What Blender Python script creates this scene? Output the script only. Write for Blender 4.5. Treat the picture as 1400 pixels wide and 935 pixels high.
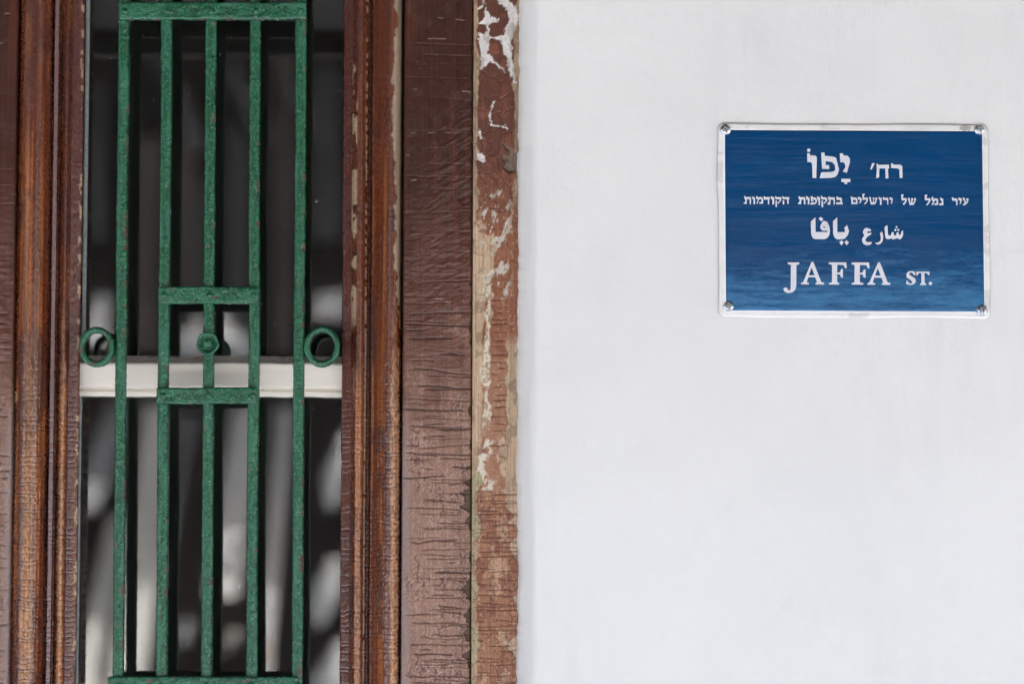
import bpy, bmesh, math
import numpy as np
from mathutils import Matrix, Vector
from mathutils.geometry import tessellate_polygon

sc = bpy.context.scene
for o in list(bpy.data.objects):
    bpy.data.objects.remove(o)
COL = sc.collection
R = math.radians

# ------------------------------------------------------------------ camera
F = 3750.0                      # focal length in pixels of the 1400 px wide photograph
DIST = 3.0
PITCH = R(3.84)
ROLL = R(0.165)
AIM = Vector((0, 0, 1.80))
cp, sp = math.cos(PITCH), math.sin(PITCH)
CAM = AIM - DIST * Vector((0, cp, sp))
cd = bpy.data.cameras.new('camera')
cam = bpy.data.objects.new('camera', cd)
COL.objects.link(cam)
cam.matrix_world = (Matrix.Translation(CAM) @ Matrix.Rotation(R(90) + PITCH, 4, 'X')
                    @ Matrix.Rotation(ROLL, 4, 'Z'))
cd.sensor_width = 36.0
cd.lens = 36.0 * F / 1400.0
cd.clip_start = 0.05
cd.clip_end = 1000
cd.dof.use_dof = True
cd.dof.focus_distance = 3.01
cd.dof.aperture_fstop = 3.0
sc.camera = cam

# ------------------------------------------------------------------ light
SUN_EL, SUN_AZ = R(54), R(66)   # sun stands behind the house: the facade is in open shade
w = bpy.data.worlds.new('World')
sc.world = w
w.use_nodes = True
nt = w.node_tree
bg = nt.nodes['Background']
sky = nt.nodes.new('ShaderNodeTexSky')
sky.sky_type = 'NISHITA'
sky.sun_disc = False
sky.sun_elevation = SUN_EL
sky.sun_rotation = SUN_AZ
nt.links.new(sky.outputs[0], bg.inputs[0])
bg.inputs[1].default_value = 0.15
sky.dust_density = 8.0
sky.air_density = 1.0
sky.ozone_density = 0.6
sd = bpy.data.lights.new('sun', 'SUN')
sd.energy = 3.7
sd.angle = R(0.5)
sd.color = (1.0, 0.965, 0.91)
sun = bpy.data.objects.new('sun', sd)
COL.objects.link(sun)
sdir = Vector((math.sin(SUN_AZ) * math.cos(SUN_EL), math.cos(SUN_AZ) * math.cos(SUN_EL), math.sin(SUN_EL)))
sun.rotation_euler = sdir.to_track_quat('Z', 'Y').to_euler()
sun.location = sdir * 20

sc.view_settings.view_transform = 'Standard'
sc.view_settings.look = 'None'
sc.view_settings.gamma = 1
sc.view_settings.use_curve_mapping = False
sc.view_settings.exposure = 1.82
sc.render.engine = 'CYCLES'
sc.cycles.max_bounces = 10
sc.cycles.diffuse_bounces = 5
sc.cycles.transparent_max_bounces = 16

# ------------------------------------------------------------------ helpers
def Xw(px, Y):
    return (np.asarray(px, float) - 700.0) / F * (np.asarray(Y, float) - CAM.y) / cp

def Zw(py, Y):
    v = (467.5 - np.asarray(py, float)) / F
    t = (np.asarray(Y, float) - CAM.y) / (cp - v * sp)
    return CAM.z + t * (sp + v * cp)

PX = 0.0008                     # one photo pixel on the wall plane, metres

def _h(ix, iy, seed):
    n = (ix.astype(np.int64) * 374761393 + iy.astype(np.int64) * 668265263 + seed * 974634777) & 0xFFFFFFFF
    n = ((n ^ (n >> 13)) * 1274126177) & 0xFFFFFFFF
    n = n ^ (n >> 16)
    return (n & 0xFFFFFF) / float(0xFFFFFF)

def vn(x, y, seed=0):
    x, y = np.broadcast_arrays(np.asarray(x, float), np.asarray(y, float))
    ix, iy = np.floor(x), np.floor(y)
    fx, fy = x - ix, y - iy
    fx = fx * fx * fx * (fx * (fx * 6 - 15) + 10)
    fy = fy * fy * fy * (fy * (fy * 6 - 15) + 10)
    a, b = _h(ix, iy, seed), _h(ix + 1, iy, seed)
    c, d = _h(ix, iy + 1, seed), _h(ix + 1, iy + 1, seed)
    return (a * (1 - fx) + b * fx) * (1 - fy) + (c * (1 - fx) + d * fx) * fy

def fbm(x, y, seed=0, oct=4):
    s, a, t = 0, 1.0, 0
    for k in range(oct):
        s = s + a * vn(np.asarray(x) * 2 ** k, np.asarray(y) * 2 ** k, seed + 17 * k)
        t += a
        a *= 0.55
    return s / t

def sst(a, b, x):
    t = np.clip((x - a) / (b - a), 0, 1)
    return t * t * (3 - 2 * t)

def lin(r, g, b):
    f = lambda c: (c / 255 / 12.92) if c / 255 <= 0.04045 else ((c / 255 + 0.055) / 1.055) ** 2.4
    return np.array([f(r), f(g), f(b)])

def mixc(c, new, m):
    m = np.clip(m, 0, 1)[..., None]
    return c * (1 - m) + np.asarray(new) * m

def link(name, me, mat, parent=None):
    o = bpy.data.objects.new(name, me)
    COL.objects.link(o)
    if mat:
        me.materials.append(mat)
    if parent:
        o.parent = parent
    return o

def smooth(me):
    me.polygons.foreach_set('use_smooth', np.ones(len(me.polygons), bool))

def set_attr(me, col=None, rough=None):
    n = len(me.vertices)
    if col is not None:
        a = me.attributes.new('tone', 'FLOAT_COLOR', 'POINT')
        c = np.ones((n, 4), np.float32)
        c[:, :3] = col.reshape(-1, 3)
        a.data.foreach_set('color', c.ravel())
    if rough is not None:
        a = me.attributes.new('gloss', 'FLOAT', 'POINT')
        a.data.foreach_set('value', np.broadcast_to(rough, (n,)).astype(np.float32) if np.ndim(rough) == 0 else rough.ravel().astype(np.float32))

def grid_mesh(name, X, Y, Z, wrap=False, flip=False, cap=False):
    """rows x cols arrays to a mesh"""
    r, c = X.shape
    co = np.stack([X, Y, Z], -1).reshape(-1, 3)
    i = np.arange(r * c).reshape(r, c)
    if wrap:
        i = np.concatenate([i, i[:, :1]], 1)
    q = np.stack([i[:-1, :-1], i[:-1, 1:], i[1:, 1:], i[1:, :-1]], -1).reshape(-1, 4)
    if flip:
        q = q[:, ::-1]
    me = bpy.data.meshes.new(name)
    me.vertices.add(len(co))
    me.vertices.foreach_set('co', co.astype(np.float32).ravel())
    extra = []
    if cap:
        extra = [list(i[0, :c][::-1]), list(i[-1, :c])]
        if flip:
            extra = [e[::-1] for e in extra]
    nl = q.size + sum(len(e) for e in extra)
    me.loops.add(nl)
    me.loops.foreach_set('vertex_index', np.concatenate([q.ravel()] + [np.array(e) for e in extra]).astype(np.int32))
    starts = list(range(0, q.size, 4))
    s = q.size
    for e in extra:
        starts.append(s)
        s += len(e)
    me.polygons.add(len(starts))
    me.polygons.foreach_set('loop_start', np.array(starts, np.int32))
    me.update(calc_edges=True)
    me.validate()
    smooth(me)
    return me

def box_bm(bm, x0, x1, y0, y1, z0, z1, bevel=0.0, seg=2):
    r = bmesh.ops.create_cube(bm, size=1.0)
    vs = r['verts']
    for v in vs:
        v.co = Vector((x0 + (v.co.x + .5) * (x1 - x0), y0 + (v.co.y + .5) * (y1 - y0), z0 + (v.co.z + .5) * (z1 - z0)))
    if bevel:
        es = list({e for v in vs for e in v.link_edges})
        bmesh.ops.bevel(bm, geom=es, offset=bevel, segments=seg, affect='EDGES', profile=0.5)

def bm_obj(name, bm, mat, parent=None, sm=False):
    bmesh.ops.recalc_face_normals(bm, faces=bm.faces[:])
    me = bpy.data.meshes.new(name)
    bm.to_mesh(me)
    bm.free()
    if sm:
        smooth(me)
    return link(name, me, mat, parent)

def box(name, x0, x1, y0, y1, z0, z1, mat, parent=None, bevel=0.0):
    bm = bmesh.new()
    box_bm(bm, x0, x1, y0, y1, z0, z1, bevel)
    return bm_obj(name, bm, mat, parent)

def empty(name, loc):
    o = bpy.data.objects.new(name, None)
    COL.objects.link(o)
    o.location = loc
    return o

def tag(o, label=None, cat=None, group=None, kind=None):
    if label: o['label'] = label
    if cat: o['category'] = cat
    if group: o['group'] = group
    if kind: o['kind'] = kind
    return o

def adopt(root):
    """keep world placement of children built in world coordinates"""
    inv = Matrix.Translation(root.location).inverted()
    for ch in root.children:
        ch.matrix_parent_inverse = inv

# ------------------------------------------------------------------ materials
def mat_new(name):
    m = bpy.data.materials.new(name)
    m.use_nodes = True
    return m, m.node_tree, m.node_tree.nodes['Principled BSDF']

def N(nt, t, **kw):
    n = nt.nodes.new(t)
    for k, v in kw.items():
        setattr(n, k, v)
    return n

def noise_node(nt, scale, vec_scale=(1, 1, 1), detail=4, rough=0.55):
    tc = N(nt, 'ShaderNodeTexCoord')
    mp = N(nt, 'ShaderNodeMapping')
    mp.inputs['Scale'].default_value = vec_scale
    nz = N(nt, 'ShaderNodeTexNoise')
    nz.inputs['Scale'].default_value = scale
    nz.inputs['Detail'].default_value = detail
    nz.inputs['Roughness'].default_value = rough
    nt.links.new(tc.outputs['Object'], mp.inputs[0])
    nt.links.new(mp.outputs[0], nz.inputs['Vector'])
    return nz

def bump_chain(nt, bsdf, layers):
    prev = None
    for nz, strength, dist in layers:
        b = N(nt, 'ShaderNodeBump')
        b.inputs['Strength'].default_value = strength
        b.inputs['Distance'].default_value = dist
        nt.links.new(nz.outputs[0], b.inputs['Height'])
        if prev:
            nt.links.new(prev.outputs[0], b.inputs['Normal'])
        prev = b
    nt.links.new(prev.outputs[0], bsdf.inputs['Normal'])

def ramp(nt, src, stops):
    r = N(nt, 'ShaderNodeValToRGB')
    e = r.color_ramp.elements
    while len(e) < len(stops):
        e.new(0.5)
    for k, (p, c) in enumerate(stops):
        e[k].position = p
        e[k].color = (*c, 1) if len(c) == 3 else c
    nt.links.new(src, r.inputs[0])
    return r

def attr_mat(name, bump=(), spec=0.5, coat=0.0, metal=0.0):
    m, nt, b = mat_new(name)
    a = N(nt, 'ShaderNodeAttribute', attribute_name='tone')
    g = N(nt, 'ShaderNodeAttribute', attribute_name='gloss')
    nt.links.new(a.outputs['Color'], b.inputs['Base Color'])
    nt.links.new(g.outputs['Fac'], b.inputs['Roughness'])
    b.inputs['Specular IOR Level'].default_value = spec
    b.inputs['Coat Weight'].default_value = coat
    b.inputs['Coat Roughness'].default_value = 0.14
    b.inputs['Metallic'].default_value = metal
    if bump:
        bump_chain(nt, b, [(noise_node(nt, *L[0]), L[1], L[2]) for L in bump])
    return m

def plain(name, col, rough=0.6, var=0.12, scale=8.0, bump=0.0, metal=0.0):
    m, nt, b = mat_new(name)
    nz = noise_node(nt, scale)
    c = np.array(col)
    r = ramp(nt, nz.outputs[0], [(0.3, tuple(c * (1 - var))), (0.7, tuple(np.minimum(c * (1 + var), 1)))])
    nt.links.new(r.outputs[0], b.inputs['Base Color'])
    b.inputs['Roughness'].default_value = rough
    b.inputs['Metallic'].default_value = metal
    if bump:
        bump_chain(nt, b, [(nz, bump, 0.01)])
    return m

M_wood = attr_mat('varnished_wood', [((900, (1, 1, 0.12), 4), 0.15, 0.0005)], spec=0.5, coat=0.6)
M_paint = attr_mat('cracked_paint', [((700, (1, 1, 0.35), 4), 0.3, 0.0007)], spec=0.36, coat=0.15)
M_green = attr_mat('green_gloss_paint', [((520, (1, 1, 0.7), 4), 0.75, 0.0013)], spec=0.5)
M_cream = attr_mat('cream_paint', [((300, (1, 1, 1), 2), 0.05, 0.0003)], spec=0.4)
M_signmetal = attr_mat('sign_metal', [((160, (1, 1, 1), 3), 0.15, 0.0006)], spec=0.5, metal=0.15)

def make_plaster():
    m, nt, b = mat_new('white_plaster')
    big = noise_node(nt, 2.2, (1, 1, 1), 5)
    r = ramp(nt, big.outputs[0], [(0.35, (0.675, 0.672, 0.655)), (0.65, (0.712, 0.706, 0.684))])
    fine = noise_node(nt, 26, (1, 1, 0.6), 6)
    r2 = ramp(nt, fine.outputs[0], [(0.25, (0.95, 0.95, 0.955)), (0.45, (1, 1, 1))])
    mul = N(nt, 'ShaderNodeMixRGB', blend_type='MULTIPLY')
    mul.inputs[0].default_value = 0.6
    nt.links.new(r.outputs[0], mul.inputs[1])
    nt.links.new(r2.outputs[0], mul.inputs[2])
    # tiny dark specks
    sp_ = noise_node(nt, 85, (1, 1, 1), 2)
    r3 = ramp(nt, sp_.outputs[0], [(0.800, (1, 1, 1)), (0.83, (0.72, 0.71, 0.70))])
    mul2 = N(nt, 'ShaderNodeMixRGB', blend_type='MULTIPLY')
    mul2.inputs[0].default_value = 1
    nt.links.new(mul.outputs[0], mul2.inputs[1])
    nt.links.new(r3.outputs[0], mul2.inputs[2])
    nt.links.new(mul2.outputs[0], b.inputs['Base Color'])
    # shading of trowel and brush marks painted into the colour, in patches
    ba = noise_node(nt, 34, (1, 1, 0.16), 7, 0.7)
    bb = noise_node(nt, 3.0, (1, 1, 1), 3, 0.6)
    bm1 = ramp(nt, ba.outputs[0], [(0.42, (0.955, 0.957, 0.962)), (0.56, (1, 1, 1))])
    bm2 = ramp(nt, bb.outputs[0], [(0.47, (0, 0, 0)), (0.62, (0.9, 0.9, 0.9))])
    mul3 = N(nt, 'ShaderNodeMixRGB', blend_type='MULTIPLY')
    nt.links.new(bm2.outputs[0], mul3.inputs[0]); nt.links.new(mul2.outputs[0], mul3.inputs[1]); nt.links.new(bm1.outputs[0], mul3.inputs[2])
    nt.links.new(mul3.outputs[0], b.inputs['Base Color'])
    b.inputs['Roughness'].default_value = 0.55
    b.inputs['Specular IOR Level'].default_value = 0.35
    brush = noise_node(nt, 30, (1, 1, 0.22), 6, 0.6)
    cross = noise_node(nt, 22, (0.35, 1, 1.0), 6, 0.6)
    trowel = N(nt, 'ShaderNodeMath', operation='MULTIPLY')
    ta = noise_node(nt, 38, (1, 1, 0.30), 7, 0.7)
    tb = noise_node(nt, 2.6, (1, 1, 1), 3, 0.6)
    tr_ = ramp(nt, tb.outputs[0], [(0.50, (0, 0, 0)), (0.62, (1, 1, 1))])
    nt.links.new(ta.outputs[0], trowel.inputs[0])
    nt.links.new(tr_.outputs[0], trowel.inputs[1])
    ridge = noise_node(nt, 7, (1, 1, 1), 6, 0.62)
    bump_chain(nt, b, [(ridge, 0.30, 0.014), (brush, 0.22, 0.004), (cross, 0.15, 0.004), (trowel, 1.0, 0.0026)])
    return m
M_plaster = make_plaster()

def make_blue():
    m, nt, b = mat_new('blue_enamel')
    nz = noise_node(nt, 14, (1, 1, 3), 5)
    r = ramp(nt, nz.outputs[0], [(0.3, (0.0003, 0.041, 0.128)), (0.7, (0.0006, 0.049, 0.152))])
    scr = noise_node(nt, 60, (0.12, 1, 3.0), 5, 0.7)
    r2 = ramp(nt, scr.outputs[0], [(0.74, (0, 0, 0)), (0.86, (0.35, 0.35, 0.35))])
    mx = N(nt, 'ShaderNodeMixRGB')
    nt.links.new(r2.outputs[0], mx.inputs[0])
    nt.links.new(r.outputs[0], mx.inputs[1])
    mx.inputs[2].default_value = (0.06, 0.16, 0.32, 1)
    # brushed wear with the lower sheen painted in as lighter streaks
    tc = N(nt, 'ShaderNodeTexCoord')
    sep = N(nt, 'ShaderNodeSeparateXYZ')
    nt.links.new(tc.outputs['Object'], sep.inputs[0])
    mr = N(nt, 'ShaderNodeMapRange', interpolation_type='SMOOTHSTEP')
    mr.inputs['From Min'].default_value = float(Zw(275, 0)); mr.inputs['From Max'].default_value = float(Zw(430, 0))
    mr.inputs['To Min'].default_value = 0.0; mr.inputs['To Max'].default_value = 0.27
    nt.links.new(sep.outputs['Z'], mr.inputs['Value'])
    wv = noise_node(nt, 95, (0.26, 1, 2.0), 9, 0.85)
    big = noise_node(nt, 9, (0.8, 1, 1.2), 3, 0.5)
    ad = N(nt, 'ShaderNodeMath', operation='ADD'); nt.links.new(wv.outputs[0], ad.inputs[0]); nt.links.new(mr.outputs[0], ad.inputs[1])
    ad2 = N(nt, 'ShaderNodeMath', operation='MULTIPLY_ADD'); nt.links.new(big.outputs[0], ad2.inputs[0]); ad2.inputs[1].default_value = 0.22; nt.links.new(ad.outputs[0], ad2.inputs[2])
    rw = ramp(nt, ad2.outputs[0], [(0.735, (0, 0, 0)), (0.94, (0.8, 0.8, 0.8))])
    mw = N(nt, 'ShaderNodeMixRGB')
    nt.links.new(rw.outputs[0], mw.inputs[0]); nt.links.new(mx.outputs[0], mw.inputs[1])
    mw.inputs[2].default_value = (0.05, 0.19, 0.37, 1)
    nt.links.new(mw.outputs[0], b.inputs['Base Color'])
    b.inputs['Roughness'].default_value = 0.13
    b.inputs['Specular IOR Level'].default_value = 0.28
    st = noise_node(nt, 70, (0.14, 1, 2.6), 6, 0.7)
    st2 = noise_node(nt, 34, (0.2, 1, 1.4), 4, 0.6)
    bump_chain(nt, b, [(st2, 0.10, 0.004), (st, 0.16, 0.0014)])
    return m
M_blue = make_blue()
M_letter = plain('white_letter_paint', (0.62, 0.63, 0.67), 0.35, 0.05, 60)
M_screw = plain('bright_screw_steel', (0.50, 0.52, 0.55), 0.30, 0.2, 300, 0.0, metal=1.0)

def make_glass():
    m = bpy.data.materials.new('window_glass')
    m.use_nodes = True
    nt = m.node_tree
    nt.nodes.clear()
    out = N(nt, 'ShaderNodeOutputMaterial')
    tr = N(nt, 'ShaderNodeBsdfTransparent')
    tr.inputs[0].default_value = (0.93, 0.96, 0.95, 1)
    gl = N(nt, 'ShaderNodeBsdfGlossy')
    gl.inputs['Roughness'].default_value = 0.0
    fr = N(nt, 'ShaderNodeFresnel')
    fr.inputs[0].default_value = 1.95
    mx = N(nt, 'ShaderNodeMixShader')
    nt.links.new(fr.outputs[0], mx.inputs[0])
    nt.links.new(tr.outputs[0], mx.inputs[1])
    nt.links.new(gl.outputs[0], mx.inputs[2])
    wob = noise_node(nt, 5, (1, 1, 0.5), 1)
    bp = N(nt, 'ShaderNodeBump')
    bp.inputs['Strength'].default_value = 0.04
    bp.inputs['Distance'].default_value = 0.004
    nt.links.new(wob.outputs[0], bp.inputs['Height'])
    nt.links.new(bp.outputs[0], gl.inputs['Normal'])
    # dust specks and faint smears
    df = N(nt, 'ShaderNodeBsdfDiffuse')
    df.inputs[0].default_value = (0.55, 0.53, 0.50, 1)
    d1 = noise_node(nt, 190, (1, 1, 0.5), 3)
    r1 = ramp(nt, d1.outputs[0], [(0.705, (0.010, 0.010, 0.010)), (0.74, (0.30, 0.30, 0.30))])
    mx2 = N(nt, 'ShaderNodeMixShader')
    nt.links.new(r1.outputs[0], mx2.inputs[0])
    nt.links.new(mx.outputs[0], mx2.inputs[1])
    nt.links.new(df.outputs[0], mx2.inputs[2])
    nt.links.new(mx2.outputs[0], out.inputs[0])
    return m
M_glass = make_glass()

# ------------------------------------------------------------------ setting behind the camera and around
M_ground = plain('pale_stone_paving', (0.40, 0.40, 0.40), 0.8, 0.10, 3)
M_pave = plain('light_paving', (0.56, 0.61, 0.68), 0.8, 0.10, 3)
bm = bmesh.new()
bmesh.ops.create_grid(bm, x_segments=2, y_segments=2, size=300)
g = bm_obj('ground', bm, M_ground)
tag(g, kind='structure')
M_asph = plain('asphalt', (0.07, 0.07, 0.073), 0.9, 0.2, 12)
rd = box('road', -60, 60, -7.6, -3.8, 0.0, 0.006, M_asph)
tag(rd, kind='structure')
for (y0, y1) in ((-3.8, -0.02), (-8.6, -7.6)):
    pv = box('pavement', -60, 60, y0, y1, 0.0, 0.12, M_pave, None, 0.01)
    tag(pv, kind='structure')

FY = 0.0                        # facade plane
ZB, ZT = 0.62, 2.30             # opening of the window
# opening edges
XR = float(Xw(709.5, 0.022))
XL = float(Xw(-150, 0.022))

# rows: fine where the photo looks, coarse beyond
def zrows(step, Y):
    py = np.arange(-45, 981, step)
    z = Zw(py, Y)
    top = np.linspace(ZT, z[0], 12, endpoint=False)
    bot = np.linspace(z[-1], ZB, 13)[1:]
    zz = np.concatenate([top, z, bot])
    s = (py[-1] - py[0]) / (z[0] - z[-1])
    pp = np.concatenate([py[0] - (top - z[0]) * s, py, py[-1] + (z[-1] - bot) * s])
    return zz, pp

# ------------------------------------------------------------------ plaster wall
wall = empty('plaster_wall', (0, 0, 0))
tag(wall, 'smooth white plastered wall with faint brush marks beside the window', 'wall')
WX0, WX1, WH, WT = -5.0, 5.0, 3.7, 0.30
def wall_right():
    zz, pp = zrows(1.5, 0.0)
    pxe = np.array([706.0, 708.0, 709.5, 710.5, 712, 714, 717, 720, 723, 726, 729, 731.5, 733.5, 735.5, 738, 742, 750, 765, 790, 830, 900, 1000, 1150, 1300, 1420, 1600])
    dep = np.array([0.034, 0.028, 0.0225, 0.0195, 0.0175, 0.0150, 0.0120, 0.0092, 0.0066, 0.0042, 0.0022, 0.0010, 0.0004, 0.0001, 0, 0, 0, 0, 0, 0, 0, 0, 0, 0, 0, 0])
    P, Q = np.meshgrid(pxe, pp)
    D = np.tile(dep, (len(pp), 1))
    edge = sst(745, 712, P)
    D = D + edge * (fbm(Q / 150, P / 6, 3) - 0.5) * 0.0035
    P2 = P + sst(719, 709, P) * ((fbm(Q / 18, 0.3, 9, 5) - 0.5) * 5.0) + sst(738, 709, P) * ((vn(Q / 160, 2.2, 5) - 0.5) * 3)
    X = Xw(P2, D)
    Z = np.tile(zz[:, None], (1, len(pxe)))
    return grid_mesh('wall_face', np.concatenate([X, np.full((len(pp), 1), WX1)], 1),
                     np.concatenate([D, np.zeros((len(pp), 1))], 1), np.concatenate([Z, Z[:, :1]], 1), flip=True)
me = wall_right()
o = link('wall_face', me, M_plaster, wall)
bm = bmesh.new()
# masonry behind the face and the rest of the facade round the opening
box_bm(bm, XR + 0.012, WX1, 0.036, WT, ZB, ZT)
box_bm(bm, WX0, XL, 0.0, WT, ZB, ZT)
box_bm(bm, WX0, WX1, 0.0, WT, ZT, WH)
box_bm(bm, WX0, WX1, 0.0, WT, 0.0, ZB)
bm_obj('masonry', bm, M_plaster, wall)
# unseen dark slab added to cut sky light on the upper wall
M_blocker = plain('sky_blocker_dark', (0.04, 0.03, 0.024), 0.7, 0.25, 6)
blocker = empty('sky_blocker', (0, 0, 2.335))
tag(blocker, 'unseen dark slab added above to keep sky light off the upper wall', 'sky_blocker')
box('sky_blocker_roof', -4.5, 4.5, -0.90, -0.002, 2.335, 2.385, M_blocker, blocker, 0.006)
box('sky_blocker_lip', -4.5, 4.5, -0.935, -0.902, 2.30, 2.41, M_blocker, blocker, 0.006)
adopt(blocker)
# house body: dark room behind the glass
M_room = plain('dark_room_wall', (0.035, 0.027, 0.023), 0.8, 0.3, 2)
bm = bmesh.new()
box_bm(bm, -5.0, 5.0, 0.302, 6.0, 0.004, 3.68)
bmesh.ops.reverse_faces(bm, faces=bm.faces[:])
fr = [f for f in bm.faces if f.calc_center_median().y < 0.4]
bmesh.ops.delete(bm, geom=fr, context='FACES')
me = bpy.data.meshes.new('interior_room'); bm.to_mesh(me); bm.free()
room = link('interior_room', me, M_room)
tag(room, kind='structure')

# ------------------------------------------------------------------ the wooden window
window = empty('wooden_window', (float(Xw(285, 0.04)), 0.05, ZB))
tag(window, 'tall weathered brown wooden window frame with narrow panes and peeling trim', 'window')

WHITE = lin(225, 220, 214)
BARE = lin(176, 150, 122)
PUTTY = lin(190, 182, 168)

def crack_lines(P, Q, x0, x1, ystart, yend, seed, gmin, gmax, wpx=1.1):
    """horizontal drying cracks; returns 0..1"""
    rng = np.random.RandomState(seed)
    out = np.zeros_like(P)
    y = ystart
    Wd = x1 - x0
    while y < yend:
        dens = (y - ystart) / (yend - ystart)
        kind = rng.rand()
        a = x0 + (rng.rand() ** 1.6) * Wd * (0.55 if kind < 0.6 else 0.8) - 2
        b = x1 - (0 if rng.rand() < 0.6 else rng.rand() * Wd * 0.5) + 2
        if rng.rand() < 0.2:
            a, b = x0 + 3, x0 + Wd * (0.2 + 0.4 * rng.rand())
        slope = (rng.rand() - 0.42) * (0.10 + 0.16 * (rng.rand() < 0.25))
        amp = 1.0 + 3.2 * rng.rand() * dens
        off = rng.rand() * 100
        cen = y + slope * (P - x0) + (fbm((P + off * 10) / 16.0, y * 0.37, seed, 3) - 0.5) * 2 * amp
        ww = wpx * (0.6 + 0.7 * rng.rand()) * (0.7 + 0.6 * vn(P / 9.0, y, seed + 5))
        m = np.exp(-((Q - cen) / ww) ** 2) * sst(a - 3, a + 4, P) * sst(b + 3, b - 3, P)
        out = np.maximum(out, m * (0.55 + 0.45 * rng.rand()))
        y += gmin + (gmax - gmin) * rng.rand()
    return out

def board_fields(P, Q, seed=1):
    """P: 551..645 across, Q: photo rows"""
    u = (P - 551) / 94.0
    grain = fbm(P / 1.7, Q / 90, seed + 2, 3)
    grain2 = fbm(P / 7.0, Q / 260, seed + 4, 3)
    mot = fbm(P / 26, Q / 40, seed + 6, 5)
    speck = fbm(P / 3.0, Q / 4.0, seed + 7, 3)
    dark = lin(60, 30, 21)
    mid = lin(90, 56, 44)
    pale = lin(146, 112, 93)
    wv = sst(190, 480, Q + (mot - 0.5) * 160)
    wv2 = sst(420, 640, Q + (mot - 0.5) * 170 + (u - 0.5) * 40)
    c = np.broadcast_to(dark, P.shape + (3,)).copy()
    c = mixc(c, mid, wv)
    c = mixc(c, pale, wv2 * (0.75 + 0.3 * (mot - 0.5)))  # paler low down: weathering and reflected sheen painted together
    c = c * (0.72 + 0.56 * grain)[..., None] * (0.8 + 0.4 * grain2)[..., None]
    c = mixc(c, lin(96, 46, 32), sst(0.60, 0.75, grain2) * (1 - wv2) * 0.35)
    c = mixc(c, lin(88, 56, 50), sst(0.53, 0.66, mot) * sst(0.50, 0.62, speck) * wv2 * 0.8)     # dirt blotches
    c = mixc(c, lin(196, 170, 158), sst(0.55, 0.72, fbm(P / 1.5, Q / 2.2, seed + 71, 2)) * wv2 * (0.1 + .45 * mot))
    # grey sheen painted into the colour along the left edge low down
    c = mixc(c, lin(140, 126, 124), sst(0.14, 0.05, u + (mot - 0.5) * .1) * sst(520, 640, Q) * 0.55)
    h = (grain - 0.5) * 0.00025 + (mot - 0.5) * 0.0016
    # wrinkled skin of paint half way down, on the right
    wr = fbm((P * 0.55 + Q) / 13.0, (P - Q * 0.35) / 42.0, seed + 9, 4)
    wrm = sst(170, 330, Q + 120 * u) * sst(560, 420, Q) * sst(-0.1, 0.75, u + 0.35 * sst(300, 420, Q))
    h = h + (np.abs(wr - 0.5) * 2 - 0.3) * -0.0013 * wrm
    wr2 = fbm(P / 22.0, Q / 4.5, seed + 11, 3)
    h = h + (wr2 - 0.5) * 0.0009 * sst(200, 380, Q) * sst(700, 480, Q)
    cr = crack_lines(P, Q, 553, 645, 430, 990, seed + 20, 6.0, 14, 0.9)
    cr2 = crack_lines(P, Q, 551, 645, 60, 470, seed + 31, 13, 34, 0.75) * 0.5 * (0.35 + .65 * sst(150, 330, Q))
    cr3 = crack_lines(P, Q, 575, 645, 560, 990, seed + 43, 6, 16, 0.75) * 0.85
    # short upright links between cracks
    vc = np.exp(-(((P + (fbm(Q / 9, P / 60, seed + 3) - .5) * 14) % 31 - 15) / 0.9) ** 2) * sst(0.60, 0.66, vn(P / 24, Q / 17, seed + 8)) * sst(560, 640, Q)
    crack = np.maximum(np.maximum(cr, cr3), np.maximum(cr2, vc * 0.7))
    h = h - crack * 0.0016
    # lips of the paint curling beside a crack
    c = mixc(c, lin(46, 26, 22), np.maximum(np.maximum(cr, cr3), vc * .6) * 0.95)
    c = mixc(c, lin(52, 28, 24), cr2 * 0.6)
    # light scratches high up
    sc1 = crack_lines(P, Q, 551, 640, 20, 420, seed + 55, 30, 70, 0.55)
    c = mixc(c, lin(190, 165, 150), sc1 * sst(0.55, 0.75, vn(P / 12, Q / 6, seed + 12)) * 0.8)
    # chipped right edge
    n = fbm(Q / 22, 7.7, seed + 60, 4)
    chipw = np.maximum(0, (n - 0.50)) * 70 * sst(545, 600, Q) + np.maximum(0, vn(Q / 9.0, 3.1, seed + 61) - 0.62) * 9
    chip = sst(-1.0, 1.0, P - (645 - chipw))
    c = mixc(c, lin(82, 62, 48), chip * (chipw > 0.4))
    h = h - chip * (chipw > 0.4) * 0.0022
    rough = 0.36 + 0.16 * wv2 + 0.12 * (mot - 0.5) + 0.2 * crack
    return c, h, rough

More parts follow.
